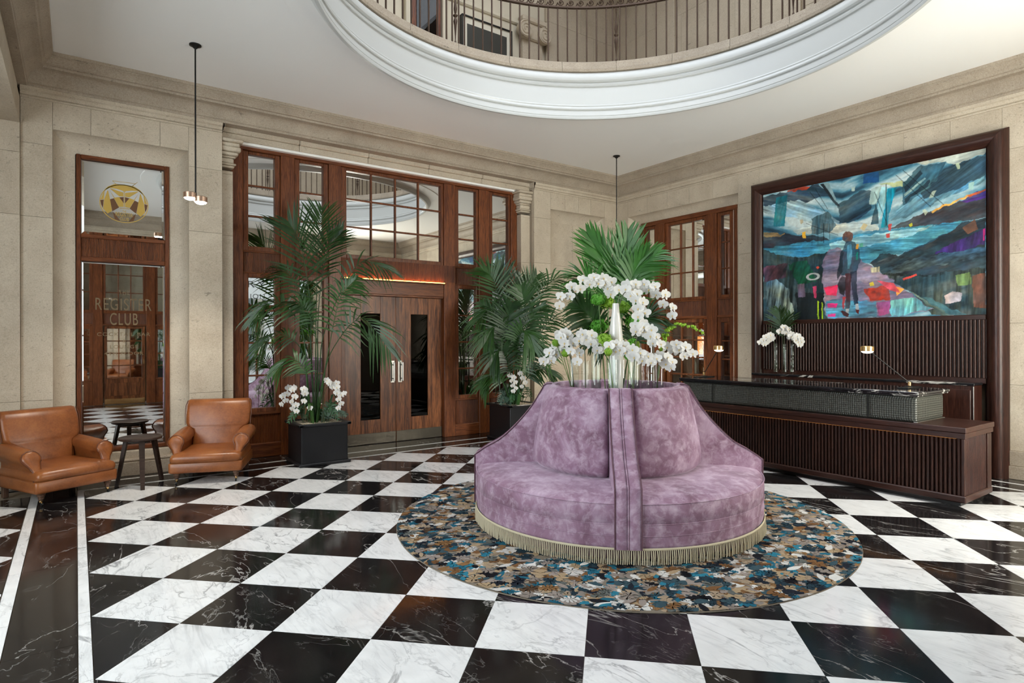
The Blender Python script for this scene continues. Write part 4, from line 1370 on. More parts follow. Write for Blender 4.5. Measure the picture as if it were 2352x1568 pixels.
# ------------------------------------------------------------------ counter under the painting
bc = thing('back_counter', 'low dark wood counter with black marble top under the painting', 'counter', (7.88, 3.64, 0))
bmk, nt, bs = newmat('black_marble_counter')
v = coords(nt, (1, .35, 1))
n1 = noise(nt, v, 4.5, 7, .65, 1.6)
nt.links.new(ramp(nt, n1, [(.0, (.010, .010, .012)), (.585, (.014, .014, .016)), (.60, (.45, .43, .40)), (.64, (.55, .53, .50)), (.66, (.02, .02, .02))]), bs.inputs['Base Color'])
bs.inputs['Roughness'].default_value = .08
M['cmarble'] = bmk
absb(MB().cbox(7.715, 7.97, 2.335, 4.945, .992, 1.022, .006), 'worktop', M['cmarble'], bc)
absb(MB().cbox(7.73, 7.97, 2.345, 4.94, 0, .992, .004), 'carcass', M['dkwood'], bc)
for k in range(5):
    y0 = 2.36 + 2.56 * k / 5
    absb(MB().cbox(7.718, 7.731, y0 + .01, y0 + 2.56 / 5 - .01, .10, .95, .005), 'door', M['dkwood'], bc)
absb(MB().cbox(7.722, 7.734, 2.343, 2.351, .05, .985, .001), 'edge_strip', M['steel'], bc)

# ------------------------------------------------------------------ reception desk
dk = thing('reception_desk', 'long dark fluted reception desk with woven leather upstand and black marble top', 'desk', (6.66, 3.56, 0))
DY0, DY1 = 1.99, 5.22
absb(MB().box(6.40, 6.97, DY0 + .05, DY1, 0, .05), 'plinth', M['blackmetal'], dk)
absb(MB().cbox(6.325, 7.005, DY0 - .012, DY1, .045, .105, .008), 'base_moulding', M['dkwood_y'], dk)
absb(MB().cbox(6.372, 6.99, DY0 + .022, DY1, .10, .61, .004), 'carcass', M['dkwood'], dk)
sl = MB().lathe([(.0135, .105), (.0135, .612)], 8, (0, 0, 0), PI / 2, 3 * PI / 2).box(0, .03, -.0135, .0135, .105, .612).mesh('slat', M['dkwood'], 50)
n = 92
for k in range(n):
    link('slat', sl, dk, (6.356 - 6.66, DY0 + .03 + (DY1 - DY0 - .05) * (k + .5) / n - 3.56, 0))
sl2 = MB().lathe([(.008, .105), (.008, .612)], 6, (0, 0, 0), PI, 2 * PI).box(-.008, .008, 0, .02, .105, .612).mesh('side_slat', M['dkwood'], 50)
for k in range(24):
    link('side_slat', sl2, dk, (6.385 + .51 * (k + .5) / 24 - 6.66, DY0 + .012 - 3.56, 0))
absb(MB().cbox(6.34, 6.372, DY0, DY0 + .03, .10, .612, .006), 'corner_post', M['dkwood'], dk)
absb(MB().cbox(6.90, 7.0, DY0 - .005, DY0 + .03, .10, .612, .004), 'end_post', M['dkwood'], dk)
absb(MB().cbox(6.30, 7.02, 1.968, DY1 + .03, .665, .712, .005), 'ledge', M['dkwood_y'], dk)
absb(MB().cbox(6.308, 6.326, 1.975, DY1 + .03, .612, .664, .004).cbox(6.327, 7.014, 1.976, DY1 + .029, .618, .6635, .002), 'ledge_apron', M['dkwood_y'], dk)
absb(MB().box(6.328, 6.341, 2.05, DY1, .609, .6165), 'light_strip', M['led_soft'], dk)
# woven leather panels
wl, nt, bs = newmat('woven_leather')
v = coords(nt)
sp = nd(nt, 'ShaderNodeSeparateXYZ')
nt.links.new(v, sp.inputs[0])


def lin(nt, terms):
    acc = None
    for sk, k in terms:
        mu = nd(nt, 'ShaderNodeMath', operation='MULTIPLY')
        mu.inputs[1].default_value = k
        nt.links.new(sk, mu.inputs[0])
        if acc is None:
            acc = mu.outputs[0]
        else:
            ad = nd(nt, 'ShaderNodeMath', operation='ADD')
            nt.links.new(acc, ad.inputs[0])
            nt.links.new(mu.outputs[0], ad.inputs[1])
            acc = ad.outputs[0]
    return acc


def sinm(nt, x):
    s_ = nd(nt, 'ShaderNodeMath', operation='SINE')
    nt.links.new(x, s_.inputs[0])
    return s_.outputs[0]


KW = 150.0
a1 = sinm(nt, lin(nt, [(sp.outputs[0], KW), (sp.outputs[1], KW), (sp.outputs[2], KW)]))
a2 = sinm(nt, lin(nt, [(sp.outputs[0], KW), (sp.outputs[1], KW), (sp.outputs[2], -KW)]))
mu = nd(nt, 'ShaderNodeMath', operation='MULTIPLY')
nt.links.new(a1, mu.inputs[0])
nt.links.new(a2, mu.inputs[1])
ma = nd(nt, 'ShaderNodeMath', operation='MULTIPLY_ADD')
ma.inputs[1].default_value = .5
ma.inputs[2].default_value = .5
nt.links.new(mu.outputs[0], ma.inputs[0])
nt.links.new(ramp(nt, ma.outputs[0], [(.3, (.022, .023, .019)), (.7, (.075, .078, .066))]), bs.inputs['Base Color'])
bs.inputs['Roughness'].default_value = .36
bump(nt, bs, ma.outputs[0], .8, .006)


def pad(p0, du, dv, nrm, bulge=.022, n=14):
    p0, du, dv, nrm = Vector(p0), Vector(du), Vector(dv), Vector(nrm)
    rows = []
    for i in range(n + 1):
        r = []
        for j in range(n + 1):
            s, t_ = i / n, j / n
            lu, lv_ = du.length, dv.length
            es = min(s, 1 - s) * lu / .05
            et = min(t_, 1 - t_) * lv_ / .05
            h = bulge * math.sqrt(max(0, 1 - (1 - min(1, es)) ** 2)) * math.sqrt(max(0, 1 - (1 - min(1, et)) ** 2))
            r.append(p0 + du * s + dv * t_ + nrm * h)
        rows.append(r)
    return rows


def warp(n, L):
    return n


def padm(p0, du, dv, nrm, nu, nv_, bulge=.022):
    p0, du, dv, nrm = Vector(p0), Vector(du), Vector(dv), Vector(nrm)

    def prm(n, L):
        e = [0, .006, .014, .025, .04, .055]
        e = [x / L for x in e]
        mid = [e[-1] + (1 - 2 * e[-1]) * k / n for k in range(1, n)]
        return e + mid + [1 - x for x in reversed(e)]
    rows = []
    for s in prm(nu, du.length):
        r = []
        for t_ in prm(nv_, dv.length):
            es = min(1, min(s, 1 - s) * du.length / .05)
            et = min(1, min(t_, 1 - t_) * dv.length / .05)
            h = bulge * math.sqrt(1 - (1 - es) ** 2) * math.sqrt(1 - (1 - et) ** 2)
            r.append(p0 + du * s + dv * t_ + nrm * h)
        rows.append(r)
    return MB().sheet(rows)


absb(MB().cbox(6.345, 6.975, 2.385, 5.02, .712, .958, .006), 'upstand_core', M['blackmetal'], dk)
for y0, y1 in ((2.365, 2.790), (2.800, 4.588), (4.598, 5.03)):
    absb(padm((6.345, y0, .714), (0, y1 - y0, 0), (0, 0, .242), (-1, 0, 0), 6, 4), 'leather_panel', wl, dk, 60, False)
absb(padm((6.335, 2.385, .714), (.65, 0, 0), (0, 0, .242), (0, -1, 0), 6, 4), 'leather_panel', wl, dk, 60, False)
absb(MB().cbox(6.33, 6.985, 2.355, 2.39, .712, .720, .003), 'trim_strip', M['steel'], dk)
absb(MB().cbox(6.285, 7.02, 2.325, 5.06, .974, 1.002, .006).cbox(6.297, 7.01, 2.337, 5.05, .957, .974, .004), 'worktop', M['cmarble'], dk)


def desk_lamp(label, base, head):
    t = thing('desk_lamp', label, 'lamp', base, 0, 'slim desk lamps on the reception desk')
    h = Vector(head) - Vector(base)
    MB().lathe([(0, 0), (.045, 0), (.045, .012), (.03, .02), (0, .02)], 20).build('base', M['blackmetal'], t, 40)
    MB().cbox(-.16, .16, -.05, .05, 0, .010, .003).build('base_plate', M['blackmetal'], t)
    MB().cbox(-.012, .012, -.012, .012, .018, .06, .004).build('pivot', M['brass'], t)
    e = h - h.normalized() * .05
    MB().tube([(0, 0, .05), tuple(e)], .0055, 8).build('arm', M['blackmetal'], t, 60)
    hd = MB().lathe([(0, .03), (.058, .03), (.064, .024), (.064, -.022), (.058, -.024)], 28).build('head', M['brass'], t, 40, tuple(h))
    MB().lathe([(.058, -.021), (.05, -.034), (.03, -.043), (0, -.046)], 24).build('diffuser', M['bulb_soft'], hd, 60)
    return t


desk_lamp('slim brass headed desk lamp at the right end of the reception desk', (6.80, 2.60, 1.002), (6.575, 2.90, 1.392))
desk_lamp('slim brass headed desk lamp at the far left end of the reception desk', (6.62, 4.92, 1.002), (6.551, 4.648, 1.383))
# ------------------------------------------------------------------ rug
RX, RY, RR = 3.70, 3.65, 1.82
rug = thing('round_rug', 'round rug with blue, brown and white woven foliage under the sofa', 'rug', (RX, RY, 0))
MB().lathe([(0, .006), (RR - .012, .006), (RR - .004, .0045), (RR, 0)], 128).build('rug_base', plain('rug_ground', (.17, .14, .105), .95), rug, 30)
rm, nt, bs = newmat('woven_leaf')
ca_ = nt.nodes.new('ShaderNodeVertexColor')
ca_.layer_name = 'yarn'
nz = noise(nt, coords(nt), 260, 2, .6)
colr = mixc(nt, .45, ca_.outputs['Color'], ramp(nt, nz, [(.3, (.25, .25, .25)), (.7, (1.0, 1.0, 1.0))]), 'MULTIPLY')
nt.links.new(colr, bs.inputs['Base Color'])
bs.inputs['Roughness'].default_value = .95
bs.inputs['Specular IOR Level'].default_value = .1
bump(nt, bs, noise(nt, coords(nt), 400, 2, .6), .3, .004)
YARN = [(.016, .020, .030), (.022, .045, .062), (.012, .012, .016), (.02, .13, .20), (.03, .20, .29), (.045, .085, .105), (.20, .10, .042), (.26, .14, .06), (.42, .31, .19), (.38, .29, .20), (.27, .23, .20), (.33, .28, .25), (.62, .60, .57), (.72, .71, .68), (.10, .06, .035), (.13, .14, .13)]
YW = [10, 10, 6, 8, 6, 9, 9, 6, 13, 9, 12, 9, 8, 5, 5, 6]


def leaf_outline(kind, L, rnd):
    pts = []
    if kind == 0:      # lobed leaf
        n = rnd.choice((3, 4, 5))
        up = []
        for k in range(n):
            t0 = k / n
            w = .36 * math.sin(PI * (t0 * .8 + .18)) * rnd.uniform(.8, 1.2)
            up += [(t0 + .02, w * .35), (t0 + .45 / n, w * .95), (t0 + .85 / n, w), (t0 + 1.0 / n, w * .6)]
        pts = [(0, .02)] + up + [(1.02, 0)] + [(x, -y * rnd.uniform(.9, 1.1)) for x, y in reversed(up)]
    elif kind == 1:    # slim leaf
        for k in range(9):
            t = k / 8
            pts.append((t, .16 * math.sin(PI * t ** .8)))
        pts += [(x, -y) for x, y in reversed(pts[1:-1])]
    else:              # ragged blotch
        n = 14
        for k in range(n):
            a = 2 * PI * k / n
            r = .5 * rnd.uniform(.55, 1.05)
            pts.append((.5 + r * math.cos(a), r * .62 * math.sin(a)))
    return [(x * L, y * L) for x, y in pts]


rnd = random.Random(21)
V_, F_, C_ = [], [], []
NL = 32
for lay in range(NL):
    placed = []
    tries = 0
    big = lay < 8
    while tries < 420:
        tries += 1
        a, r = rnd.uniform(0, 2 * PI), RR * math.sqrt(rnd.random())
        L = rnd.uniform(.14, .26) if big else rnd.uniform(.055, .15)
        x, y = r * math.cos(a), r * math.sin(a)
        if any((x - q[0]) ** 2 + (y - q[1]) ** 2 < (.55 * (L + q[2])) ** 2 for q in placed):
            continue
        placed.append((x, y, L))
        kind = 2 if big else rnd.choice((0, 0, 0, 0, 1, 1, 2))
        ang = rnd.gauss(.25, .9)
        col = rnd.choices(YARN, YW)[0]
        o = leaf_outline(kind, L, rnd)
        ca, sa = math.cos(ang), math.sin(ang)
        z = .0062 + lay * .00009
        base = len(V_)
        cx = L * .5
        P = [(x + (p - cx) * ca - q * sa, y + (p - cx) * sa + q * ca) for p, q in o]
        P = [(p, q) if math.hypot(p, q) < RR - .003 else (p * (RR - .003) / math.hypot(p, q), q * (RR - .003) / math.hypot(p, q)) for p, q in P]
        P = [(x * .998, y * .998)] + P
        V_ += [(p, q, z) for p, q in P]
        n = len(P) - 1
        for k in range(n):
            F_.append((base, base + 1 + k, base + 1 + (k + 1) % n))
            C_.append(col)
mb = MB()
mb.v, mb.f, mb.m = V_, F_, [0] * len(F_)
me = mb.mesh('leaf_pattern', rm, None, False)
at = me.color_attributes.new('yarn', 'FLOAT_COLOR', 'CORNER')
at.data.foreach_set('color', np.repeat(np.array([(*c, 1) for c in C_], np.float32), 3, 0).reshape(-1))
tag(link('leaf_pattern', me, rug), kind='stuff')

# ------------------------------------------------------------------ round sofa
SX, SY, SR = 3.725, 3.675, 1.175
vel, nt, bs = newmat('crushed_velvet')
v = coords(nt)
n1 = noise(nt, v, 3.2, 6, .62, .7)
n2 = noise(nt, v, 14, 5, .65, .4)
n3 = noise(nt, v, 1.1, 2, .5, 0)
c1 = ramp(nt, n1, [(.30, (.155, .078, .115)), (.52, (.265, .155, .225)), (.72, (.46, .345, .44))])
c2 = mixc(nt, ramp(nt, n2, [(.46, (0, 0, 0)), (.72, (.55, .55, .55))]), c1, (.62, .50, .60))
nt.links.new(c2, bs.inputs['Base Color'])
bs.inputs['Roughness'].default_value = .75
bs.inputs['Specular IOR Level'].default_value = .25
bs.inputs['Sheen Weight'].default_value = .55
bs.inputs['Sheen Roughness'].default_value = .35
bs.inputs['Sheen Tint'].default_value = (.85, .72, .86, 1)
bump(nt, bs, n2, .12, .01)
M['velvet'] = vel
M['piping'] = plain('dark_piping', (.09, .035, .055), .7)
M['fringe'] = plain('gold_fringe', (.50, .44, .31), .7)
sofa = thing('round_sofa', 'round mauve velvet sofa in four seats with a gold bullion fringe', 'sofa', (SX, SY, .0065))
DIV = [228.8, 318.8, 48.8, 138.8]
HW = .088
seat_p = [(1.165, .105), (1.172, .112), (SR, .13), (SR, .185), (SR - .006, .190), (SR, .195), (SR, .262), (SR - .006, .267), (SR, .272), (SR + .004, .34), (SR, .395), (SR - .006, .402), (SR - .012, .408), (SR - .03, .422), (SR - .09, .436), (.95, .450), (.78, .455), (.60, .45)]
back_p = [(.60, .44), (.665, .455), (.700, .50), (.700, .58), (.685, .70), (.655, .85), (.628, .97), (.608, 1.05), (.598, 1.082), (.582, 1.098), (.56, 1.104), (.53, 1.10)]
for k in range(4):
    a0, a1 = R(DIV[k]), R(DIV[k] + 90)
    # seat: straight cut at the dividers
    b = MB()
    rows = []
    n = 30
    for i in range(n + 1):
        row = []
        for r, z in seat_p:
            da = math.asin(min(.9, HW / r))
            aa = a0 + da + (a1 - a0 - 2 * da) * i / n
            row.append((r * math.cos(aa), r * math.sin(aa), z))
        rows.append(row)
    b.sheet(rows)
    st_ = b.build('seat', M['velvet'], sofa, 50, recalc=False)
    for rr_, zz in ((SR + .001, .402), (SR, .267), (SR, .190)):
        pts = []
        for i in range(n + 1):
            da = math.asin(HW / rr_)
            aa = a0 + da + (a1 - a0 - 2 * da) * i / n
            pts.append((rr_ * math.cos(aa), rr_ * math.sin(aa), zz))
        MB().tube(pts, .005 if zz > .3 else .0042, 5).build('piping', M['velvet'], st_, 60)
    # back cushion, softly rounded towards both ends
    rows = []
    n = 36
    for i in range(n + 1):
        s = i / n
        e = min(1, min(s, 1 - s) * 14)
        rnd_ = math.sqrt(max(0, 1 - (1 - e) ** 2))
        row = []
        for r, z in back_p:
            r2 = r - .06 * (1 - rnd_) + .012 * math.sin(PI * s) * math.sin(PI * min(1, max(0, (z - .45) / .6)))
            da = math.asin(HW / r2) + .004
            aa = a0 + da + (a1 - a0 - 2 * da) * s
            row.append((r2 * math.cos(aa), r2 * math.sin(aa), z))
        rows.append(row)
    MB().sheet(rows).build('back_cushion', M['velvet'], sofa, 60, recalc=False)
prof = spline([(SR + .018, 0, .505), (1.10, 0, .570), (.97, 0, .645), (.84, 0, .765), (.72, 0, .905), (.64, 0, 1.03), (.60, 0, 1.10)], 26)
outl = [(SR + .018, .105)] + [(p.x, p.z) for p in prof] + [(.575, 1.115), (.53, 1.117), (.50, 1.10), (.50, .105)]
for k in range(4):
    dv = link('divider', None, sofa, (0, 0, 0), (0, 0, R(DIV[k])))
    for s in (0, 1):
        y0, y1 = (-HW, -.001) if s == 0 else (.001, HW)
        n = len(outl)
        rows = []
        for yy, ins in ((y0, .012), (y0 + .004, .004), (y0 + .012, 0), (y1 - .012, 0), (y1 - .004, .004), (y1, .012)):
            ring = []
            for i, (r, z) in enumerate(outl):
                ring.append((r - ins if i < n - 1 else r + ins, yy, z - (ins if 0 < i < n - 1 else 0)))
            rows.append(ring)
        MB().loft(rows).build('divider_half', M['velvet'], dv, 55)
    for yy in (-HW, 0, HW):
        MB().tube([(r + .001, yy, z + .001) for r, z in outl[:-2]], .0045, 6).build('piping', M['piping'] if yy else M['velvet'], dv, 60)
MB().lathe([(.545, 1.07), (.55, 1.100), (.535, 1.112), (.515, 1.108), (.505, 1.09), (.50, 1.02), (0, 1.02)], 64).build('top_rim', M['velvet'], sofa, 40)
MB().lathe([(.0, .03), (1.14, .03), (1.15, .12), (1.12, .14)], 64).build('base_drum', M['piping'], sofa, 40)
# bullion fringe: band and hanging cords
fr = link('fringe', None, sofa)
MB().lathe([(SR + .006, .098), (SR + .010, .101), (SR + .010, .110), (SR + .004, .114)], 160).build('fringe_band', M['fringe'], fr, 60, recalc=False)
b = MB()
NF = 520
for k in range(NF):
    a = 2 * PI * k / NF
    ca, sa = math.cos(a), math.sin(a)
    j = random.uniform(-.003, .003)
    pts = [((SR + .007) * ca, (SR + .007) * sa, .100), ((SR + .011 + j) * ca - j * sa, (SR + .011 + j) * sa + j * ca, .05), ((SR + .010 + 2 * j) * ca, (SR + .010 + 2 * j) * sa, random.uniform(.004, .010))]
    b.tube(pts, [.0040, .0046, .0042], 5, False)
tag(b.build('fringe_cords', M['fringe'], fr, 60, recalc=False), kind='stuff')

# ------------------------------------------------------------------ leather armchairs
lt, nt, bs = newmat('tan_leather')
v = coords(nt, obj=True)
n1 = noise(nt, v, 5, 5, .6, .3)
n2 = noise(nt, v, 60, 3, .6)
c1 = ramp(nt, n1, [(.3, (.14, .038, .010)), (.55, (.25, .076, .020)), (.8, (.36, .128, .036))])
nt.links.new(mixc(nt, .2, c1, ramp(nt, n2, [(.3, (.18, .05, .015)), (.7, (.45, .17, .05))])), bs.inputs['Base Color'])
bs.inputs['Roughness'].default_value = .33
bs.inputs['Specular IOR Level'].default_value = .45
bump(nt, bs, n2, .06, .004)
M['leather'] = lt
M['leather_dk'] = plain('leather_piping', (.12, .033, .010), .4)
M['turned'] = wood_mat('turned_leg_wood', (.10, .05, .03), (.20, .11, .07), 'z', .35)


def rrect(hx, hy, r, n=5):
    out = []
    for (cx, cy, a0) in ((hx - r, hy - r, 0), (-hx + r, hy - r, 90), (-hx + r, -hy + r, 180), (hx - r, -hy + r, 270)):
        for k in range(n):
            a = R(a0 + 90 * k / (n - 1))
            out.append((cx + r * math.cos(a), cy + r * math.sin(a)))
    return out


def armchair(label, loc, rz):
    t = thing('armchair', label, 'armchair', loc, rz, 'tan leather armchairs by the mirror')
    L = M['leather']
    # apron
    rows = []
    for z, g in ((.118, .012), (.124, .003), (.14, 0), (.215, 0), (.222, .004), (.226, .014)):
        rows.append([(x, y - .012, z) for x, y in rrect(.355 - g, .372 - g, .03)])
    MB().loft(rows).build('apron', L, t, 50)
    # seat cushion: crowned, with a soft front edge
    rows = []
    for z, g in ((.222, .02), (.228, .006), (.245, 0), (.275, 0), (.298, .012), (.310, .035), (.316, .075)):
        ring = []
        for x, y in rrect(.345 - g, .36 - g, .045):
            ring.append((x, y - .03, z + .018 * (1 - (x / .35) ** 2) * (1 if z > .27 else 0)))
        rows.append(ring)
    rows.append([(x * .5, y * .5 - .03, .342) for x, y in rrect(.27, .29, .05)])
    MB().loft(rows).build('seat', L, t, 60)
    # back: broad above the arms
    rows = []
    for z, hw, th, yc in ((.22, .255, .07, .235), (.34, .262, .075, .25), (.46, .268, .072, .278), (.500, .275, .070, .288), (.525, .325, .068, .295), (.56, .338, .068, .303), (.66, .345, .064, .328), (.74, .345, .060, .348), (.785, .340, .055, .36), (.808, .33, .042, .368), (.818, .31, .02, .372)):
        ring = []
        for x, y in rrect(hw, th, min(th * .95, .05), 6):
            yy = y - (.022 * (1 - (x / hw) ** 2) if y < 0 else 0)
            ring.append((x, yc + yy, z))
        rows.append(ring)
    MB().loft(rows).build('backrest', L, t, 60)
    pp = [(s_ * w, yc - .045, z) for s_, w, yc, z in ((-1, .340, .30, .54), (-1, .347, .325, .66), (-1, .345, .345, .75), (-1, .325, .362, .81))]
    for s_ in (-1, 1):
        MB().tube([(abs(p[0]) * s_, p[1], p[2]) for p in pp], .0045, 5).build('piping', M['leather_dk'], t, 60)
    # rolled arms
    for s_ in (-1, 1):
        rows = []
        secs = 12
        for i in range(secs + 1):
            q = i / secs
            yb = .30 - .50 * q
            zt = .455 - .035 * q
            rr_ = .076 - .006 * abs(2 * q - 1) ** 4
            xc = .318
            ring = [(.240, .225), (.258, .29), (.262, .34), (.252, zt - .03)]
            for k in range(9):
                a = R(200 - 26.5 * k)
                ring.append((xc + rr_ * math.cos(a) * 1.12, zt + rr_ * math.sin(a)))
            ring += [(.345, zt - .075), (.326, zt - .115), (.332, .25), (.350, .20), (.352, .125), (.30, .125), (.25, .18)]
            pts = []
            for x, z in ring:
                d = max(0, (zt + rr_ - z) / (zt + rr_ - .2))
                sh = -.135 * min(1, d) ** 1.3 * q ** 3
                pts.append((s_ * x, yb + sh - (.02 * q ** 4 * 0), z))
            rows.append(pts)
        # rounded front
        last = rows[-1]
        cx = sum(p[0] for p in last) / len(last)
        for g, f in ((.05, .012), (.25, .022), (.6, .026)):
            cxx, czz = s_ * .298, None
            rows.append([(p[0] + (cxx - p[0]) * g * (.9), p[1] - f, p[2] + ((.42 if p[2] > .36 else p[2]) - p[2]) * g) for p in last])
        MB().loft(rows).build('arm', L, t, 60)
        edge = [(last[k][0] * 1.004, last[k][1] - .006, last[k][2]) for k in range(1, 17)]
        MB().tube(edge, .0065, 6).build('piping', M['leather_dk'], t, 60)
    # turned front legs on castors, square back legs
    for s_ in (-1, 1):
        lg = MB().lathe([(0, .118), (.030, .118), (.034, .108), (.030, .098), (.033, .092), (.026, .086), (.022, .07), (.024, .064), (.017, .055), (.012, .045), (0, .045)], 14).build('leg', M['turned'], t, 40, (s_ * .285, -.325, 0))
        MB().lathe([(.014, .062), (.015, .045), (.011, .03), (.006, .026), (0, .026)], 12).cbox(-.004, .004, -.018, .004, .014, .032, .002).build('castor_fork', M['brass'], lg, 40)
        wh = MB().tube([(-.007, -.014, .0145), (.007, -.014, .0145)], .0145, 14).build('castor_wheel', M['blackmetal'], lg, 40)
        MB().cbox(s_ * .29 - .024, s_ * .29 + .024, .29, .335, 0, .12, .006).build('leg', M['turned'], t)
    return t


armchair('tan leather armchair at the left edge, left of the round stool', (-.155, 7.355, 0), math.atan2(-.89, .45) + PI / 2)
armchair('tan leather armchair between the round stool and the potted palm', (1.225, 7.345, 0), math.atan2(-.936, -.353) + PI / 2)

# ------------------------------------------------------------------ stool
M['stoolwood'] = wood_mat('dark_walnut', (.030, .017, .012), (.065, .038, .028), 'x', .42)
so = thing('round_stool', 'small round dark wood stool table between the armchairs', 'stool', (.535, 7.30, 0))
MB().lathe([(0, .478), (.185, .478), (.197, .484), (.20, .495), (.20, .502), (.194, .507), (.180, .507), (.172, .502), (0, .502)], 48).build('top', M['stoolwood'], so, 40)
for a, (bx_, by_) in enumerate(((.33 - .535, 7.38 - 7.30), (.535 - .535, 7.075 - 7.30), (.74 - .535, 7.45 - 7.30))):
    top = Vector((bx_ * .60, by_ * .60, .48))
    bot = Vector((bx_, by_, 0))
    d = Vector((bx_, by_, 0)).normalized()
    n_ = Vector((-d.y, d.x, 0))
    rows = []
    for p, w, h in ((bot, .018, .014), (top, .026, .017)):
        rows.append([p + d * sx * h + n_ * sy * w for sx, sy in ((-1, -1), (1, -1), (1, 1), (-1, 1))])
    MB().loft(rows).build('leg', M['stoolwood'], so)
for a in range(3):
    an = [math.atan2(.08, -.205), math.atan2(-.225, 0), math.atan2(.15, .205)][a]
    MB().cbox(0, .12, -.012, .012, .440, .478, .003).build('brace', M['stoolwood'], so).rotation_euler = (0, 0, an)

# ------------------------------------------------------------------ pendants
def pendant(label, x, y):
    t = thing('pendant_lamp', label, 'lamp', (x, y, 2.86), 0, 'twin headed pendant lamps')
    zt = HC - 2.86
    MB().lathe([(0, zt), (.055, zt), (.055, zt - .010), (.03, zt - .022), (.012, zt - .04), (0, zt - .04)], 24).build('ceiling_rose', M['blackmetal'], t, 40)
    MB().tube([(0, 0, zt - .03), (0, 0, .03)], .0075, 10).build('rod', M['blackmetal'], t, 60)
    MB().tube([tuple(RV * -.05 + Vector((0, 0, .06))), tuple(RV * .05 + Vector((0, 0, .03)))], .010, 8).build('cross_arm', M['blackmetal'], t, 60)
    for k, (d, z) in enumerate(((-.055, .055), (.050, .012))):
        p = RV * d
        hd = MB().lathe([(0, .035), (.052, .035), (.060, .030), (.060, -.018), (.054, -.020)], 28).build('lamp_head', M['copper'], t, 40, (p.x, p.y, z))
        MB().lathe([(.054, -.018), (.045, -.030), (.025, -.038), (0, -.041)], 24).build('diffuser', M['bulb'], hd, 60)
        sp_ = bpy.data.lights.new('pendant_spot', 'SPOT')
        sp_.energy = 55
        sp_.color = (1.0, .90, .76)
        sp_.spot_size = R(120)
        sp_.spot_blend = .6
        sp_.shadow_soft_size = .04
        so_ = bpy.data.objects.new('pendant_spot', sp_)
        so_.location = (x + p.x, y + p.y, 2.86 + z - .05)
        COL.objects.link(so_)
    return t


pendant('twin headed pendant lamp hanging over the leather armchairs', .954, 6.642)
pendant('twin headed pendant lamp hanging in the far corner of the room', 6.953, 6.807)
# ------------------------------------------------------------------ plants
def leafmat(name, c1, c2, rough=.42, trans=.25):
    m, nt, b = newmat(name)
    oi = nt.nodes.new('ShaderNodeObjectInfo')
    n1 = noise(nt, coords(nt, rnd=3.0), 9, 3, .6)
    ad = nd(nt, 'ShaderNodeMath', operation='MULTIPLY_ADD')
    ad.inputs[1].default_value = .5
    nt.links.new(oi.outputs['Random'], ad.inputs[0])
    nt.links.new(n1, ad.inputs[2])
    nt.links.new(ramp(nt, ad.outputs[0], [(.35, c1), (1.0, c2)]), b.inputs['Base Color'])
    b.inputs['Roughness'].default_value = rough
    b.inputs['Subsurface Weight'].default_value = 0.0
    b.inputs['Transmission Weight'].default_value = 0.0
    tl = nt.nodes.new('ShaderNodeBsdfTranslucent')
    tl.inputs['Color'].default_value = (c2[0] * 1.6, c2[1] * 1.6, c2[2] * .8, 1)
    mx = nt.nodes.new('ShaderNodeMixShader')
    mx.inputs[0].default_value = trans
    out = nt.nodes['Material Output']
    nt.links.new(b.outputs[0], mx.inputs[1])
    nt.links.new(tl.outputs[0], mx.inputs[2])
    nt.links.new(mx.outputs[0], out.inputs['Surface'])
    return m


M['palm'] = leafmat('palm_leaf', (.008, .030, .008), (.032, .095, .018), .4, .14)
M['palm_bright'] = leafmat('cut_palm_leaf', (.014, .065, .012), (.05, .19, .026), .42, .18)
M['fern'] = leafmat('fern_leaf', (.012, .05, .018), (.04, .12, .045), .45, .15)
M['bluefern'] = leafmat('blue_fern_leaf', (.045, .085, .065), (.10, .17, .13))
M['redleaf'] = leafmat('bronze_leaf', (.07, .03, .012), (.16, .07, .03))
M['stemg'] = plain('green_stem', (.10, .19, .035), .5)
M['stemd'] = plain('dark_stem', (.045, .06, .02), .5)
M['lime'] = leafmat('lime_flower', (.12, .27, .015), (.30, .50, .04), .6, .2)
M['limed'] = leafmat('green_flower', (.05, .22, .015), (.13, .40, .03), .6, .2)
pm, nt, bs = newmat('orchid_petal')
bs.inputs['Base Color'].default_value = (.80, .79, .77, 1)
bs.inputs['Roughness'].default_value = .5
tl = nt.nodes.new('ShaderNodeBsdfTranslucent')
tl.inputs['Color'].default_value = (.85, .84, .80, 1)
mx = nt.nodes.new('ShaderNodeMixShader')
mx.inputs[0].default_value = .3
nt.links.new(bs.outputs[0], mx.inputs[1])
nt.links.new(tl.outputs[0], mx.inputs[2])
nt.links.new(mx.outputs[0], nt.nodes['Material Output'].inputs['Surface'])
M['petal'] = pm
M['lip'] = plain('orchid_lip', (.62, .47, .20), .5)
M['water'] = glass_mat('vase_water', (.90, .94, .92), .3)
M['gravel'] = plain('planter_gravel', (.50, .43, .33), .9)


def rel(c, p):
    return Vector((c[0], c[1], 0)) + RV * p[0] + TV * p[1] + Vector((0, 0, p[2]))


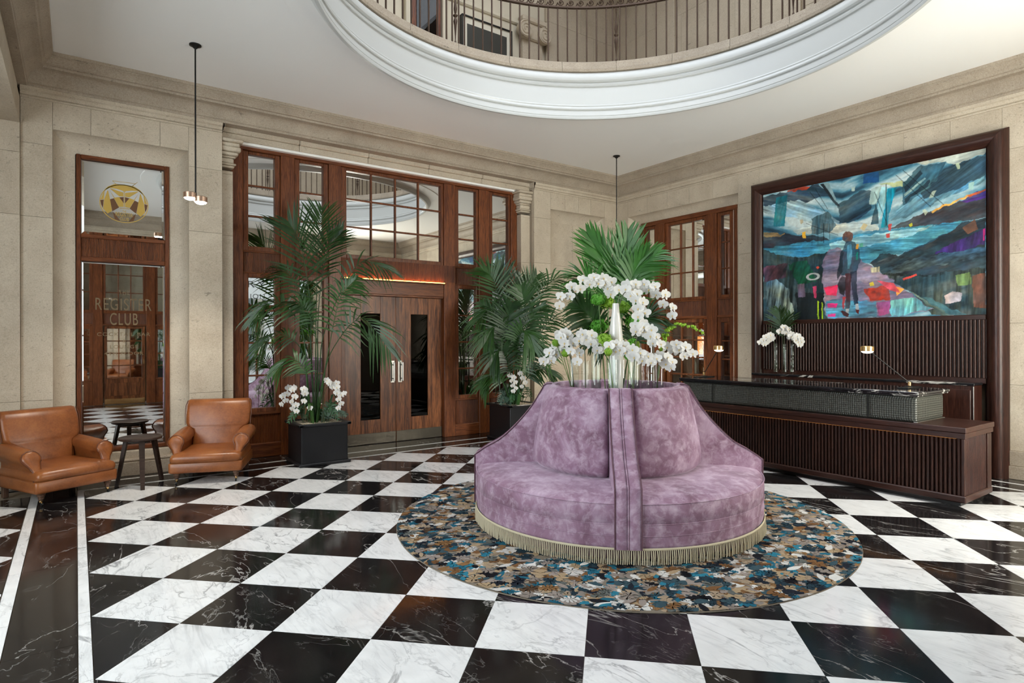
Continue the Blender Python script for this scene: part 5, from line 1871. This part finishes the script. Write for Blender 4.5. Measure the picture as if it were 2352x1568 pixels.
def frond_mb(path, llen, t0=.38, n=30, wid=.014, a_base=62, a_tip=22, droop=.35, stem=.010, seed=1, hint=None):
    rn = random.Random(seed)
    P = spline(path, 40)
    b = MB()
    k = len(P)
    b.tube(P, [stem * (1 - .85 * i / (k - 1)) for i in range(k)], 5)
    Z = Vector((0, 0, 1))
    for i in range(n):
        t = t0 + (1 - t0) * (i + .5) / n
        x = t * (k - 1)
        j = min(int(x), k - 2)
        p = P[j].lerp(P[j + 1], x - j)
        T = (P[min(j + 2, k - 1)] - P[max(j - 1, 0)]).normalized()
        N = hint or (Z * (1.05 - abs(T.z)) + TV * abs(T.z) * .9)
        N = (N - T * N.dot(T))
        if N.length < 1e-4:
            N = T.orthogonal()
        N.normalize()
        S = T.cross(N)
        u = (t - t0) / (1 - t0)
        ln = llen * (.45 + .75 * math.sin(PI * min(1, u * .78 + .16))) * rn.uniform(.88, 1.08)
        if u > .8:
            ln *= 1 - (u - .8) * 2.2
        al = R(a_base + (a_tip - a_base) * u + rn.uniform(-6, 6))
        for sd in (-1, 1):
            D = (T * math.cos(al) + S * math.sin(al) * sd + N * rn.uniform(.05, .22)).normalized()
            W = D.cross(N)
            if W.length < 1e-4:
                W = T
            W = (W.normalized() + N * .35 * sd).normalized()
            rows = []
            for s, w in ((0, .35), (.25, 1), (.6, .8), (.85, .4), (1.0, .05)):
                q = p + D * ln * s - Z * (droop * ln * s * s * rn.uniform(.85, 1.1))
                rows.append([q - W * wid * w, q + W * wid * w])
            b.sheet(rows)
    return b


def orchid_mesh(name, s):
    b = MB()

    def petal(cx, cy, rx, ry, ang, cup):
        n = 10
        v = [(cx * .25, cy * .25, -.02 * s)]
        for k in range(n):
            a = 2 * PI * k / n
            x, y = rx * math.cos(a), ry * math.sin(a)
            X, Y = x * math.cos(ang) - y * math.sin(ang) + cx, x * math.sin(ang) + y * math.cos(ang) + cy
            v.append((X, Y, cup * (X * X + Y * Y) / s + .012 * s * math.sin(3 * a)))
        v[0] = (cx, cy, -.03 * s)
        b.add(v, [(0, 1 + k, 1 + (k + 1) % n) for k in range(n)])
    petal(-.25 * s, .04 * s, .29 * s, .28 * s, .1, .25)
    petal(.25 * s, .04 * s, .29 * s, .28 * s, -.1, .25)
    petal(0, .27 * s, .16 * s, .22 * s, 0, -.1)
    petal(-.17 * s, -.24 * s, .13 * s, .23 * s, -.55, -.1)
    petal(.17 * s, -.24 * s, .13 * s, .23 * s, .55, -.1)
    n = 6
    v = [(0, -.02 * s, .10 * s)] + [(.075 * s * math.cos(2 * PI * k / n), -.08 * s + .10 * s * math.sin(2 * PI * k / n), .03 * s) for k in range(n)]
    b.add(v, [(0, 1 + k, 1 + (k + 1) % n) for k in range(n)], 1)
    return b.mesh(name, [M['petal'], M['lip']], 180, False)


ORCH = [orchid_mesh('flower', s) for s in (.096, .085, .072)]


def put_flower(parent, pos, nrm, me, roll=0.0):
    nrm = Vector(nrm).normalized()
    up = Vector((0, 0, 1))
    X = up.cross(nrm)
    if X.length < 1e-3:
        X = Vector((1, 0, 0))
    X.normalize()
    Y = nrm.cross(X)
    m = Matrix((X, Y, nrm)).transposed().to_4x4() @ Matrix.Rotation(roll, 4, 'Z')
    o = link('flower', me, parent)
    o.matrix_local = Matrix.Translation(pos) @ m
    return o


def orchid_spray(parent, P, n, t0=.35, seed=0, size=0, stem=.0035, spread=.022):
    # P: stem points in the parent's space
    rn = random.Random(seed)
    pts = spline(P, 24)
    st = MB().tube(pts, stem, 5).build('stem', M['stemd'], parent, 60)
    k = len(pts)
    for i in range(n):
        t = t0 + (1 - t0) * i / max(1, n - 1)
        x = t * (k - 1)
        j = min(int(x), k - 2)
        p = pts[j].lerp(pts[j + 1], x - j)
        T = (pts[min(j + 1, k - 1)] - pts[max(j - 1, 0)]).normalized()
        sd = 1 if i % 2 else -1
        sv = T.cross(TV).normalized()
        nrm = TV + Vector((0, 0, rn.uniform(-.15, .25))) + sv * sd * rn.uniform(.1, .5) + RV * rn.uniform(-.35, .35)
        pos = p + sv * sd * spread * rn.uniform(.6, 1.2) + TV * rn.uniform(.005, .025)
        put_flower(parent, pos, nrm, ORCH[min(2, size + (1 if t > .85 else 0))], rn.uniform(-.3, .3))
    return st


def strap_leaf(path, w, m, parent, name='leaf'):
    P = spline(path, 9)
    rows = []
    k = len(P)
    for i, p in enumerate(P):
        T = (P[min(i + 1, k - 1)] - P[max(i - 1, 0)]).normalized()
        S = T.cross(Vector((0, 0, 1)))
        if S.length < 1e-3:
            S = RV.copy()
        S.normalize()
        N = S.cross(T)
        ww = w * math.sin(PI * min(1, .12 + .88 * i / (k - 1))) ** .7
        rows.append([p - S * ww + N * ww * .35, p, p + S * ww + N * ww * .35])
    return MB().sheet(rows).build(name, m, parent, 180, None, False)


def planter(label, x0, x1, y0, y1, h):
    cx, cy = (x0 + x1) / 2, (y0 + y1) / 2
    t = thing('potted_palm', label, 'potted plant', (cx, cy, 0), 0, 'potted palms in black square planters')
    hx, hy = (x1 - x0) / 2, (y1 - y0) / 2
    pb = MB().cbox(-hx, hx, -hy, hy, .03, h - .02, .006).build('planter_box', M['chalkblack'], t)
    MB().cbox(-hx - .03, hx + .03, -hy - .03, hy + .03, 0, .035, .006).build('base_plate', M['chalkblack'], pb)
    b = MB()
    for q in (-1, 1):
        b.cbox(-hx - .035, hx + .035, q * (hy + .005) - .03, q * (hy + .005) + .03, h - .035, h, .008)
        b.cbox(q * (hx + .005) - .03, q * (hx + .005) + .03, -hy - .035, hy + .035, h - .0349, h - .0001, .008)
    b.build('rim', M['chalkblack'], pb)
    MB().cbox(-hx + .02, hx - .02, -hy + .02, hy - .02, h - .06, h - .015, .01).build('soil', M['gravel'], t)
    rn = random.Random(int(cx * 100))
    b = MB()
    for k in range(130):
        p = (rn.uniform(-hx + .03, hx - .03), rn.uniform(-hy + .03, hy - .03))
        r = rn.uniform(.005, .011)
        b.lathe([(0, -r * .6), (r, 0), (0, r * .6)], 5, (p[0], p[1], h - .012))
    tag(b.build('pebbles', M['gravel'], t, 60), kind='stuff')
    return t, cx, cy


def loc(p):
    return RV * p[0] + TV * p[1] + Vector((0, 0, p[2]))


def under_plants(t, h, seed, hx=.26):
    rn = random.Random(seed)
    for k in range(26):
        a = rn.uniform(0, 2 * PI)
        r0 = rn.uniform(.03, .17)
        r1 = r0 + rn.uniform(.08, .24)
        z1 = h + rn.uniform(.02, .22)
        zm = max(z1, h + .06) + rn.uniform(.03, .10)
        mt = rn.choice((M['fern'], M['fern'], M['palm'], M['bluefern'], M['bluefern'], M['redleaf'] if math.cos(a) < -.3 else M['palm']))
        ca, sa = math.cos(a), math.sin(a)
        strap_leaf([(r0 * ca, r0 * sa, h - .03), ((r0 + r1) / 2 * ca, (r0 + r1) / 2 * sa, zm), (r1 * ca, r1 * sa, z1)], rn.uniform(.012, .035), mt, t)
    for k in range(9):
        a = rn.uniform(0, 2 * PI)
        r0, r1 = rn.uniform(.04, .16), rn.uniform(.26, .38)
        ca, sa = math.cos(a), math.sin(a)
        b = frond_mb([(r0 * ca, r0 * sa, h - .03), ((r0 + r1) * .45 * ca, (r0 + r1) * .45 * sa, h + rn.uniform(.10, .22)), (r1 * ca, r1 * sa, h + rn.uniform(.0, .08))], .07, .15, 12, .008, 70, 40, .2, .003, seed * 10 + k)
        b.build('fern', rn.choice((M['fern'], M['bluefern'])), t, 180, None, False)


# first palm, left of the double doors
t1, cx, cy = planter('kentia palm with white orchids in a black planter left of the double doors', 2.14, 2.70, 7.20, 7.75, .50)
F1 = [[(-.04, 0, .45), (-.06, .05, 1.2), (-.06, .1, 1.98), (-.16, .15, 2.66), (-.28, .2, 2.92)], [(-.03, 0, .45), (.04, .05, 1.0), (.12, .1, 1.6), (.54, .2, 2.39), (.95, .32, 2.33)],
      [(.01, .1, .45), (.10, .15, .95), (.25, .2, 1.39), (.62, .30, 1.75), (.98, .40, 1.36)], [(-.07, 0, .45), (-.10, .1, 1.1), (-.16, .15, 1.68), (-.44, .25, 1.97), (-.68, .30, 1.72)],
      [(-.04, .1, .45), (-.06, .2, .9), (-.08, .22, 1.14), (-.25, .25, 1.28), (-.44, .28, 1.08)], [(-.05, -.1, .45), (-.04, -.12, 1.2), (-.02, -.12, 1.94), (.09, -.12, 2.6), (.27, -.12, 2.85)],
      [(-.06, -.08, .45), (-.05, -.08, 1.2), (-.04, -.08, 1.94), (-.02, -.10, 2.71), (.02, -.12, 3.14)], [(-.06, 0, .45), (-.10, .1, 1.0), (-.16, .12, 1.39), (-.42, .2, 1.58), (-.68, .2, 1.36)],
      [(.01, .05, .45), (.10, .1, .95), (.17, .15, 1.3), (.33, .2, 1.97), (.53, .22, 2.23)], [(-.06, -.1, .45), (-.10, -.12, 1.0), (-.15, -.12, 1.6), (-.36, -.15, 2.27), (-.60, -.15, 2.42)],
      [(0, 0, .45), (.02, .05, 1.0), (.02, .1, 1.5), (-.1, .2, 1.9), (-.28, .32, 1.95)]]
LL1 = [.46, .36, .38, .30, .24, .32, .38, .28, .34, .30, .26]
for k, (f, ll) in enumerate(zip(F1, LL1)):
    frond_mb([loc(p) for p in f], ll, (.50, .60, .56, .56, .42, .62, .62, .58, .60, .60, .6)[k], 20, .0125, droop=(.12 if k in (0, 5, 6) else .55), seed=k + 3).build('frond', M['palm'], t1, 180, None, False)
under_plants(t1, .50, 4)
for k, (P, n) in enumerate((([(-.14, .10, .46), (-.16, .12, .70), (-.24, .14, .92), (-.34, .16, .84), (-.36, .16, .72)], 6), ([(-.10, .14, .46), (-.12, .16, .78), (-.20, .18, .95), (-.22, .2, .76), (-.20, .22, .64)], 7),
                            ([(-.06, .12, .46), (-.04, .16, .74), (-.06, .2, .90), (-.10, .22, .86), (-.02, .24, .68)], 5), ([(.12, .12, .46), (.12, .14, .80), (.20, .16, .96), (.32, .18, .86), (.34, .2, .68)], 8),
                            ([(.10, .10, .46), (.10, .12, .84), (.16, .12, .99), (.26, .14, .96), (.36, .16, .84)], 5))):
    og = link('orchid', None, t1)
    orchid_spray(og, [loc(p) for p in P], n, .52, 40 + k, 1)

# second palm, right of the double doors
t2, cx, cy = planter('bushy kentia palm with one white orchid in a black planter right of the double doors', 5.13, 5.69, 7.17, 7.72, .53)
F2 = [[(-0.04, 0, 0.5), (-0.11, 0.05, 1.49), (-0.3, 0.1, 2.34), (-0.48, 0.15, 2.55)], [(-0.02, 0, 0.5), (-0.06, 0.0, 1.62), (-0.14, 0.0, 2.29), (-0.27, 0.0, 2.61)], [(-0.01, 0, 0.5), (0.06, 0.0, 1.49), (0.16, 0.0, 2.09), (0.34, 0.0, 2.47)],
      [(0.0, 0, 0.5), (0.22, 0.1, 1.56), (0.52, 0.2, 2.33), (0.98, 0.3, 2.39)], [(0.0, 0, 0.5), (0.22, 0.1, 1.16), (0.54, 0.2, 1.78), (1.05, 0.3, 1.68)], [(-0.05, 0, 0.5), (-0.14, 0.15, 1.36), (-0.33, 0.25, 1.94), (-0.54, 0.3, 1.78)],
      [(-0.05, 0.05, 0.5), (-0.11, 0.2, 1.23), (-0.27, 0.3, 1.68), (-0.44, 0.4, 1.43)], [(-0.02, 0.1, 0.5), (0.02, 0.3, 1.24), (0.12, 0.4, 1.62), (0.27, 0.5, 1.37)], [(-0.06, 0.1, 0.5), (-0.17, 0.25, 0.85), (-0.33, 0.3, 0.98), (-0.49, 0.33, 0.8)],
      [(0.02, 0.1, 0.5), (0.18, 0.2, 0.91), (0.37, 0.3, 1.07), (0.58, 0.35, 0.97)], [(-0.02, -0.1, 0.5), (-0.04, -0.1, 1.63), (0.02, -0.1, 2.16), (0.09, -0.1, 2.43)], [(-0.02, 0, 0.5), (0.06, 0.2, 1.23), (0.22, 0.25, 1.75), (0.44, 0.3, 2.0)],
      [(-.03, .05, .5), (-.05, .15, 1.1), (-.10, .3, 1.7), (-.05, .4, 2.0)], [(.02, 0, .5), (.08, .1, 1.3), (.15, .25, 1.9), (.10, .35, 2.25)], [(.0, .1, .5), (-.06, .3, 1.0), (-.20, .42, 1.35), (-.34, .5, 1.15)], [(.02, .1, .5), (.10, .25, 1.0), (.28, .35, 1.4), (.48, .4, 1.3)],
      [(-.02, 0, .5), (-.14, .1, 1.3), (-.28, .15, 1.75), (-.50, .2, 2.05)]]
for k, f in enumerate(F2):
    ll = (.42, .42, .45, .42, .40, .38, .42, .40, .28, .28, .42, .40, .42, .42, .36, .36, .38)[k]
    frond_mb([loc(p) for p in f], ll, .34, 28, .014, droop=(.22 if k in (0, 1, 2, 10, 12, 13) else .55), seed=k + 60).build('frond', M['palm'], t2, 180, None, False)
under_plants(t2, .53, 9)
for k, (P, n) in enumerate((([(-.02, .15, .50), (-.02, .2, .80), (-.06, .26, .98), (-.02, .28, .88), (.0, .3, .74)], 8), ([(.02, .15, .50), (.04, .2, .78), (.10, .24, .98), (.14, .26, .9), (.12, .28, .80)], 4))):
    og = link('orchid', None, t2)
    orchid_spray(og, [loc(p) for p in P], n, .52, 70 + k, 1)

# ------------------------------------------------------------------ flowers on the sofa top
ZT = 1.0265


def gvase(label, c, a, b_, r, h, z0, water, group, name='glass_vase'):
    p = rel(c, (a, b_, z0))
    t = thing(name, label, 'vase', tuple(p), 0, group)
    MB().lathe([(0, .001), (r, .001), (r, h), (r - .0025, h), (r - .0025, .014), (0, .014)], 24).build('glass', M['vglass'], t, 40)
    MB().lathe([(0, .016), (r - .004, .016), (r - .004, water), (0, water)], 20).build('water', M['water'], t, 40)
    return t


SCN_C = (SX, SY)
VG = 'clear cylinder vases on the sofa top'
ordn = ['first', 'second', 'third', 'fourth', 'fifth', 'sixth', 'seventh']
VS = [(-.37, .22, .043, .29), (-.285, .30, .036, .28), (-.195, .28, .040, .37), (-.085, .40, .048, .29), (.085, .38, .048, .29), (.20, .28, .040, .31), (.315, .22, .050, .30)]
for k, (a, b_, r, h) in enumerate(VS):
    gvase(ordn[k] + ' clear cylinder vase from the left in the front row on the sofa', SCN_C, a, b_, r, h + .02, ZT, .12, VG)
gvase('tall clear vase holding palm fronds at the back of the sofa top', SCN_C, .08, -.2, .06, .46, ZT, .2, VG)
gvase('clear cylinder vase behind the white bottle vase, to its left', SCN_C, -.16, -.02, .045, .36, ZT, .14, VG)
gvase('clear cylinder vase behind the white bottle vase, to its right', SCN_C, .16, .05, .045, .42, ZT, .14, VG)
bt = thing('bottle_vase', 'tall milky white bottle vase in the middle of the sofa top', 'vase', tuple(rel(SCN_C, (-.015, .15, ZT))))
wm, nt, bs = newmat('milky_glass')
bs.inputs['Base Color'].default_value = (.72, .70, .66, 1)
bs.inputs['Roughness'].default_value = .12
bs.inputs['Coat Weight'].default_value = .4
MB().lathe([(0, 0), (.052, .003), (.058, .02), (.060, .2), (.060, .44), (.054, .53), (.042, .62), (.031, .70), (.027, .755), (.026, .768), (.022, .768), (.02, .70), (0, .68)], 32).build('body', wm, bt, 40)

SPR = [('arching white orchid spray reaching left from the bottle vase', [(-.02, .12, 1.72), (-.03, .1, 1.90), (-.12, .12, 1.985), (-.30, .14, 1.955), (-.50, .16, 1.80)], 15, .22),
       ('arching white orchid spray reaching right from the bottle vase', [(-.01, .12, 1.72), (.04, .12, 1.90), (.16, .14, 1.93), (.32, .16, 1.90), (.45, .2, 1.70)], 14, .25),
       ('white orchid spray hanging forward right of the bottle vase', [(-.0, .14, 1.72), (.05, .2, 1.88), (.14, .25, 1.84), (.17, .28, 1.72), (.14, .3, 1.60)], 10, .3),
       ('dense white orchid spray falling over the first vase', [(-.37, .22, 1.10), (-.40, .22, 1.40), (-.47, .24, 1.54), (-.43, .27, 1.48), (-.33, .3, 1.34)], 10, .42),
       ('short white orchid spray drooping past the far left vase', [(-.37, .21, 1.10), (-.40, .2, 1.36), (-.47, .2, 1.42), (-.54, .2, 1.39), (-.60, .2, 1.31)], 6, .5),
       ('white orchid spray rising over the second vase', [(-.285, .3, 1.10), (-.29, .3, 1.40), (-.31, .3, 1.52), (-.24, .31, 1.50), (-.15, .32, 1.40)], 9, .42),
       ('white orchid spray sweeping right from the fourth vase', [(-.085, .42, 1.10), (-.11, .41, 1.38), (-.04, .42, 1.44), (.10, .42, 1.38), (.25, .42, 1.33)], 13, .35),
       ('white orchid spray standing tall above the fifth vase', [(.085, .38, 1.10), (.10, .37, 1.42), (.14, .36, 1.57), (.22, .37, 1.55), (.27, .38, 1.45)], 9, .45),
       ('white orchid spray pointing right from the seventh vase', [(.31, .22, 1.10), (.33, .22, 1.30), (.40, .24, 1.42), (.48, .25, 1.43), (.57, .25, 1.36)], 7, .5),
       ('large white orchids clustered over the seventh vase', [(.31, .23, 1.10), (.30, .28, 1.26), (.31, .33, 1.36), (.35, .36, 1.33), (.39, .38, 1.29)], 6, .5)]
for k, (lab, P, n, t0) in enumerate(SPR):
    base = rel(SCN_C, P[0])
    t = thing('orchid_spray', lab, 'orchid', tuple(base), 0, 'cut white orchids on the sofa top')
    orchid_spray(t, [rel(SCN_C, p) - base for p in P], n, t0, 100 + k, 0, .004, .026)


def cluster(b, c, r, n, s, rn, flat=.8):
    for i in range(n):
        z = 1 - 2 * (i + .5) / n
        a = i * 2.39996
        q = math.sqrt(1 - z * z)
        d = Vector((q * math.cos(a), q * math.sin(a), z * flat))
        p = c + d * r * rn.uniform(.74, 1.12)
        u = d.orthogonal().normalized()
        w = d.cross(u).normalized()
        an = rn.uniform(0, PI)
        u, w = u * math.cos(an) + w * math.sin(an), w * math.cos(an) - u * math.sin(an)
        b.add([p + d * s * .35, p + u * s, p + w * s, p - u * s, p - w * s], [(0, 1, 2), (0, 2, 3), (0, 3, 4), (0, 4, 1)])


HYD = [((-.15, .1, 1.83), .06, 'limed', 'small green hydrangea head tucked under the left orchid arch'), ((-.06, .02, 1.81), .065, 'lime', 'lime hydrangea head just left of the bottle vase neck'),
       ((.07, .0, 1.77), .06, 'lime', 'lime hydrangea head just right of the bottle vase neck'), ((-.13, .0, 1.61), .075, 'limed', 'dark green hydrangea head left of the bottle vase'),
       ((-.13, .3, 1.49), .065, 'lime', 'lime hydrangea head above the third vase'), ((.17, 0, 1.64), .085, 'limed', 'broad green hydrangea head right of the bottle vase'),
       ((.09, .3, 1.45), .055, 'lime', 'lime hydrangea head above the fifth vase'), ((.25, -.1, 1.66), .07, 'limed', 'green hydrangea head at the back right of the sofa top')]
for k, (p, r, mt, lab) in enumerate(HYD):
    foot = rel(SCN_C, (p[0] * .6, p[1] * .8, ZT + .03))
    t = thing('hydrangea', lab, 'flower', tuple(foot), 0, 'green hydrangea heads on the sofa top')
    top = rel(SCN_C, p) - foot
    MB().tube([(0, 0, 0), tuple(top * .5 + Vector((0, 0, .02))), tuple(top)], .004, 5).build('stem', M['stemg'], t, 60)
    b = MB()
    rn = random.Random(k)
    cluster(b, top, r, 150, .013, rn)
    cluster(b, top, r * .7, 60, .016, rn)
    for q in range(4):
        off = Vector((rn.uniform(-1, 1), rn.uniform(-1, 1), rn.uniform(-.5, .6))) * r * .7
        cluster(b, top + off, r * .5, 45, .012, rn)
    b.build('flower_head', M[mt], t, None, None, False)
for k, (p, lab) in enumerate((((-.49, .2, 1.51), 'upper lime pompom flower at the far left of the bouquet'), ((-.515, .22, 1.47), 'lower lime pompom flower at the far left of the bouquet'),
                              ((-.44, .25, 1.385), 'lime pompom flower over the first vase'), ((-.125, .45, 1.40), 'lime pompom flower in front of the bottle vase'))):
    foot = rel(SCN_C, ((-.37 if k < 3 else -.085) + (.006 * k - .008), .22 if k < 3 else .42, ZT + .03))
    t = thing('pompom_flower', lab, 'flower', tuple(foot), 0, 'lime pompom flowers on the sofa top')
    top = rel(SCN_C, p) - foot
    MB().tube([(0, 0, 0), tuple(top * .5), tuple(top)], .003, 5).build('stem', M['stemg'], t, 60)
    b = MB()
    rn = random.Random(50 + k)
    b.lathe([(.0, -.028), (.02, -.02), (.028, 0), (.02, .02), (0, .028)], 10, tuple(top))
    cluster(b, top, .031, 150, .007, rn, 1)
    b.build('flower_head', M['lime'], t, None, None, False)
# bells of Ireland
for k, (P, lab, t0) in enumerate((([(.31, .2, 1.10), (.35, .2, 1.34), (.38, .2, 1.52), (.45, .22, 1.61), (.58, .24, 1.60), (.69, .25, 1.53)], 'long green bells-of-ireland stem arching right of the bouquet', .25),
                                  ([(.085, .38, 1.10), (.04, .38, 1.32), (.06, .36, 1.46), (.10, .36, 1.50)], 'short green bells-of-ireland stem above the fifth vase', .4))):
    foot = rel(SCN_C, P[0])
    t = thing('bells_of_ireland', lab, 'flower', tuple(foot), 0, 'green bell stems on the sofa top')
    pts = spline([rel(SCN_C, p) - foot for p in P], 40)
    MB().tube(pts, .003, 5).build('stem', M['stemg'], t, 60)
    rn = random.Random(5 + k)
    b = MB()
    nb = 46 if k == 0 else 26
    for i in range(nb):
        f = t0 + (1 - t0) * i / nb
        p = pts[int(f * 39)]
        s = .024 * (1 - .55 * f)
        d = Vector((rn.uniform(-1, 1), rn.uniform(-1, 1), rn.uniform(-.6, 1))).normalized()
        cluster(b, p + d * s * .9, s * .7, 7, s * .75, rn)
    b.build('bells', M['limed'] if k else M['lime'], t, None, None, False)
# cut palm fronds
PF = [('broad palm frond at the top left of the bouquet', [(.08, -.2, ZT + .02), (.09, -.2, 1.5), (.05, -.2, 2.0), (-.20, -.17, 2.42)], .34, .45, 42),
      ('upright palm frond at the top centre of the bouquet', [(.08, -.2, ZT + .02), (.10, -.2, 1.55), (.11, -.2, 2.0), (.15, -.18, 2.44)], .34, .45, 40),
      ('palm frond leaning right over the bouquet', [(.08, -.2, ZT + .02), (.13, -.2, 1.6), (.19, -.17, 2.05), (.40, -.12, 2.26)], .30, .45, 55),
      ('palm frond leaning left behind the orchid arch', [(.07, -.2, ZT + .02), (0, -.2, 1.6), (-.18, -.15, 1.98), (-.34, -.1, 2.05)], .28, .45, 55),
      ('low palm frond behind the left orchids', [(.07, -.2, ZT + .02), (-.06, -.1, 1.45), (-.22, .0, 1.70), (-.34, .05, 1.80)], .26, .35, 60),
      ('low palm frond behind the right orchids', [(.10, -.2, ZT + .02), (.16, -.1, 1.45), (.25, 0, 1.66), (.37, .05, 1.70)], .26, .35, 60),
      ('short palm frond at the lower left of the bouquet', [(.07, -.2, ZT + .02), (-.07, -.05, 1.36), (-.25, .05, 1.45), (-.38, .06, 1.50)], .24, .35, 60)]
for k, (lab, P, ll, t0, ab) in enumerate(PF):
    foot = rel(SCN_C, P[0])
    t = thing('palm_frond', lab, 'palm leaf', tuple(foot), 0, 'cut palm fronds on the sofa top')
    b = frond_mb([rel(SCN_C, p) - foot for p in P], ll, t0, 46 if k < 3 else 34, .0125, ab, 14 if k < 3 else 22, .10 if k < 2 else .35, .007, 200 + k, hint=TV if k < 2 else None)
    b.build('leaf', M['palm_bright'] if k < 4 else M['palm'], t, 180, None, False)

# ------------------------------------------------------------------ orchids on the counter under the painting
CC = (7.84, 4.52)
for k, (dx, dy, lab) in enumerate(((0, .13, 'left'), (.0, .0, 'middle'), (0, -.105, 'right'))):
    t = thing('glass_vase', lab + ' tall glass vase on the counter under the painting', 'vase', (CC[0] + dx, CC[1] + dy, 1.023), 0, 'vases under the painting')
    MB().lathe([(0, .001), (.034, .001), (.034, .41), (.0315, .41), (.0315, .014), (0, .014)], 20).build('glass', M['vglass'], t, 40)
    MB().lathe([(0, .016), (.030, .016), (.030, .15), (0, .15)], 16).build('water', M['water'], t, 40)
    P = [[(0, 0, .02), (-.01, 0, .36), (-.06, .03, .50), (-.15, .05, .46), (-.22, .06, .40)], [(0, 0, .02), (.0, 0, .38), (-.05, .02, .58), (.0, .04, .60), (.06, .06, .50)], [(0, 0, .02), (.01, 0, .36), (.0, .03, .50), (.05, .05, .47), (.09, .06, .40)]][k]
    og = thing('orchid_spray', 'white orchid spray in the ' + lab + ' vase under the painting', 'orchid', (CC[0] + dx, CC[1] + dy, 1.025), 0, 'orchids under the painting')
    orchid_spray(og, [loc(p) for p in P], 8, .5, 300 + k, 0, .0035, .03)
for k, (P, lab) in enumerate((([(.02, -.03, .02), (.0, -.05, .40), (-.02, -.06, .65), (-.06, -.05, .88)], 'left palm leaf behind the orchids under the painting'), ([(.02, -.03, .02), (.02, -.05, .40), (.03, -.06, .62), (.10, -.05, .80)], 'right palm leaf behind the orchids under the painting'))):
    t = thing('palm_frond', lab, 'palm leaf', (CC[0], CC[1], 1.025), 0, 'palm leaves under the painting')
    frond_mb([loc(p) for p in P], .22, .45, 22, .008, 60, 25, .15, .005, 400 + k, hint=Vector((-1, 0, 0))).build('leaf', M['palm'], t, 180, None, False)
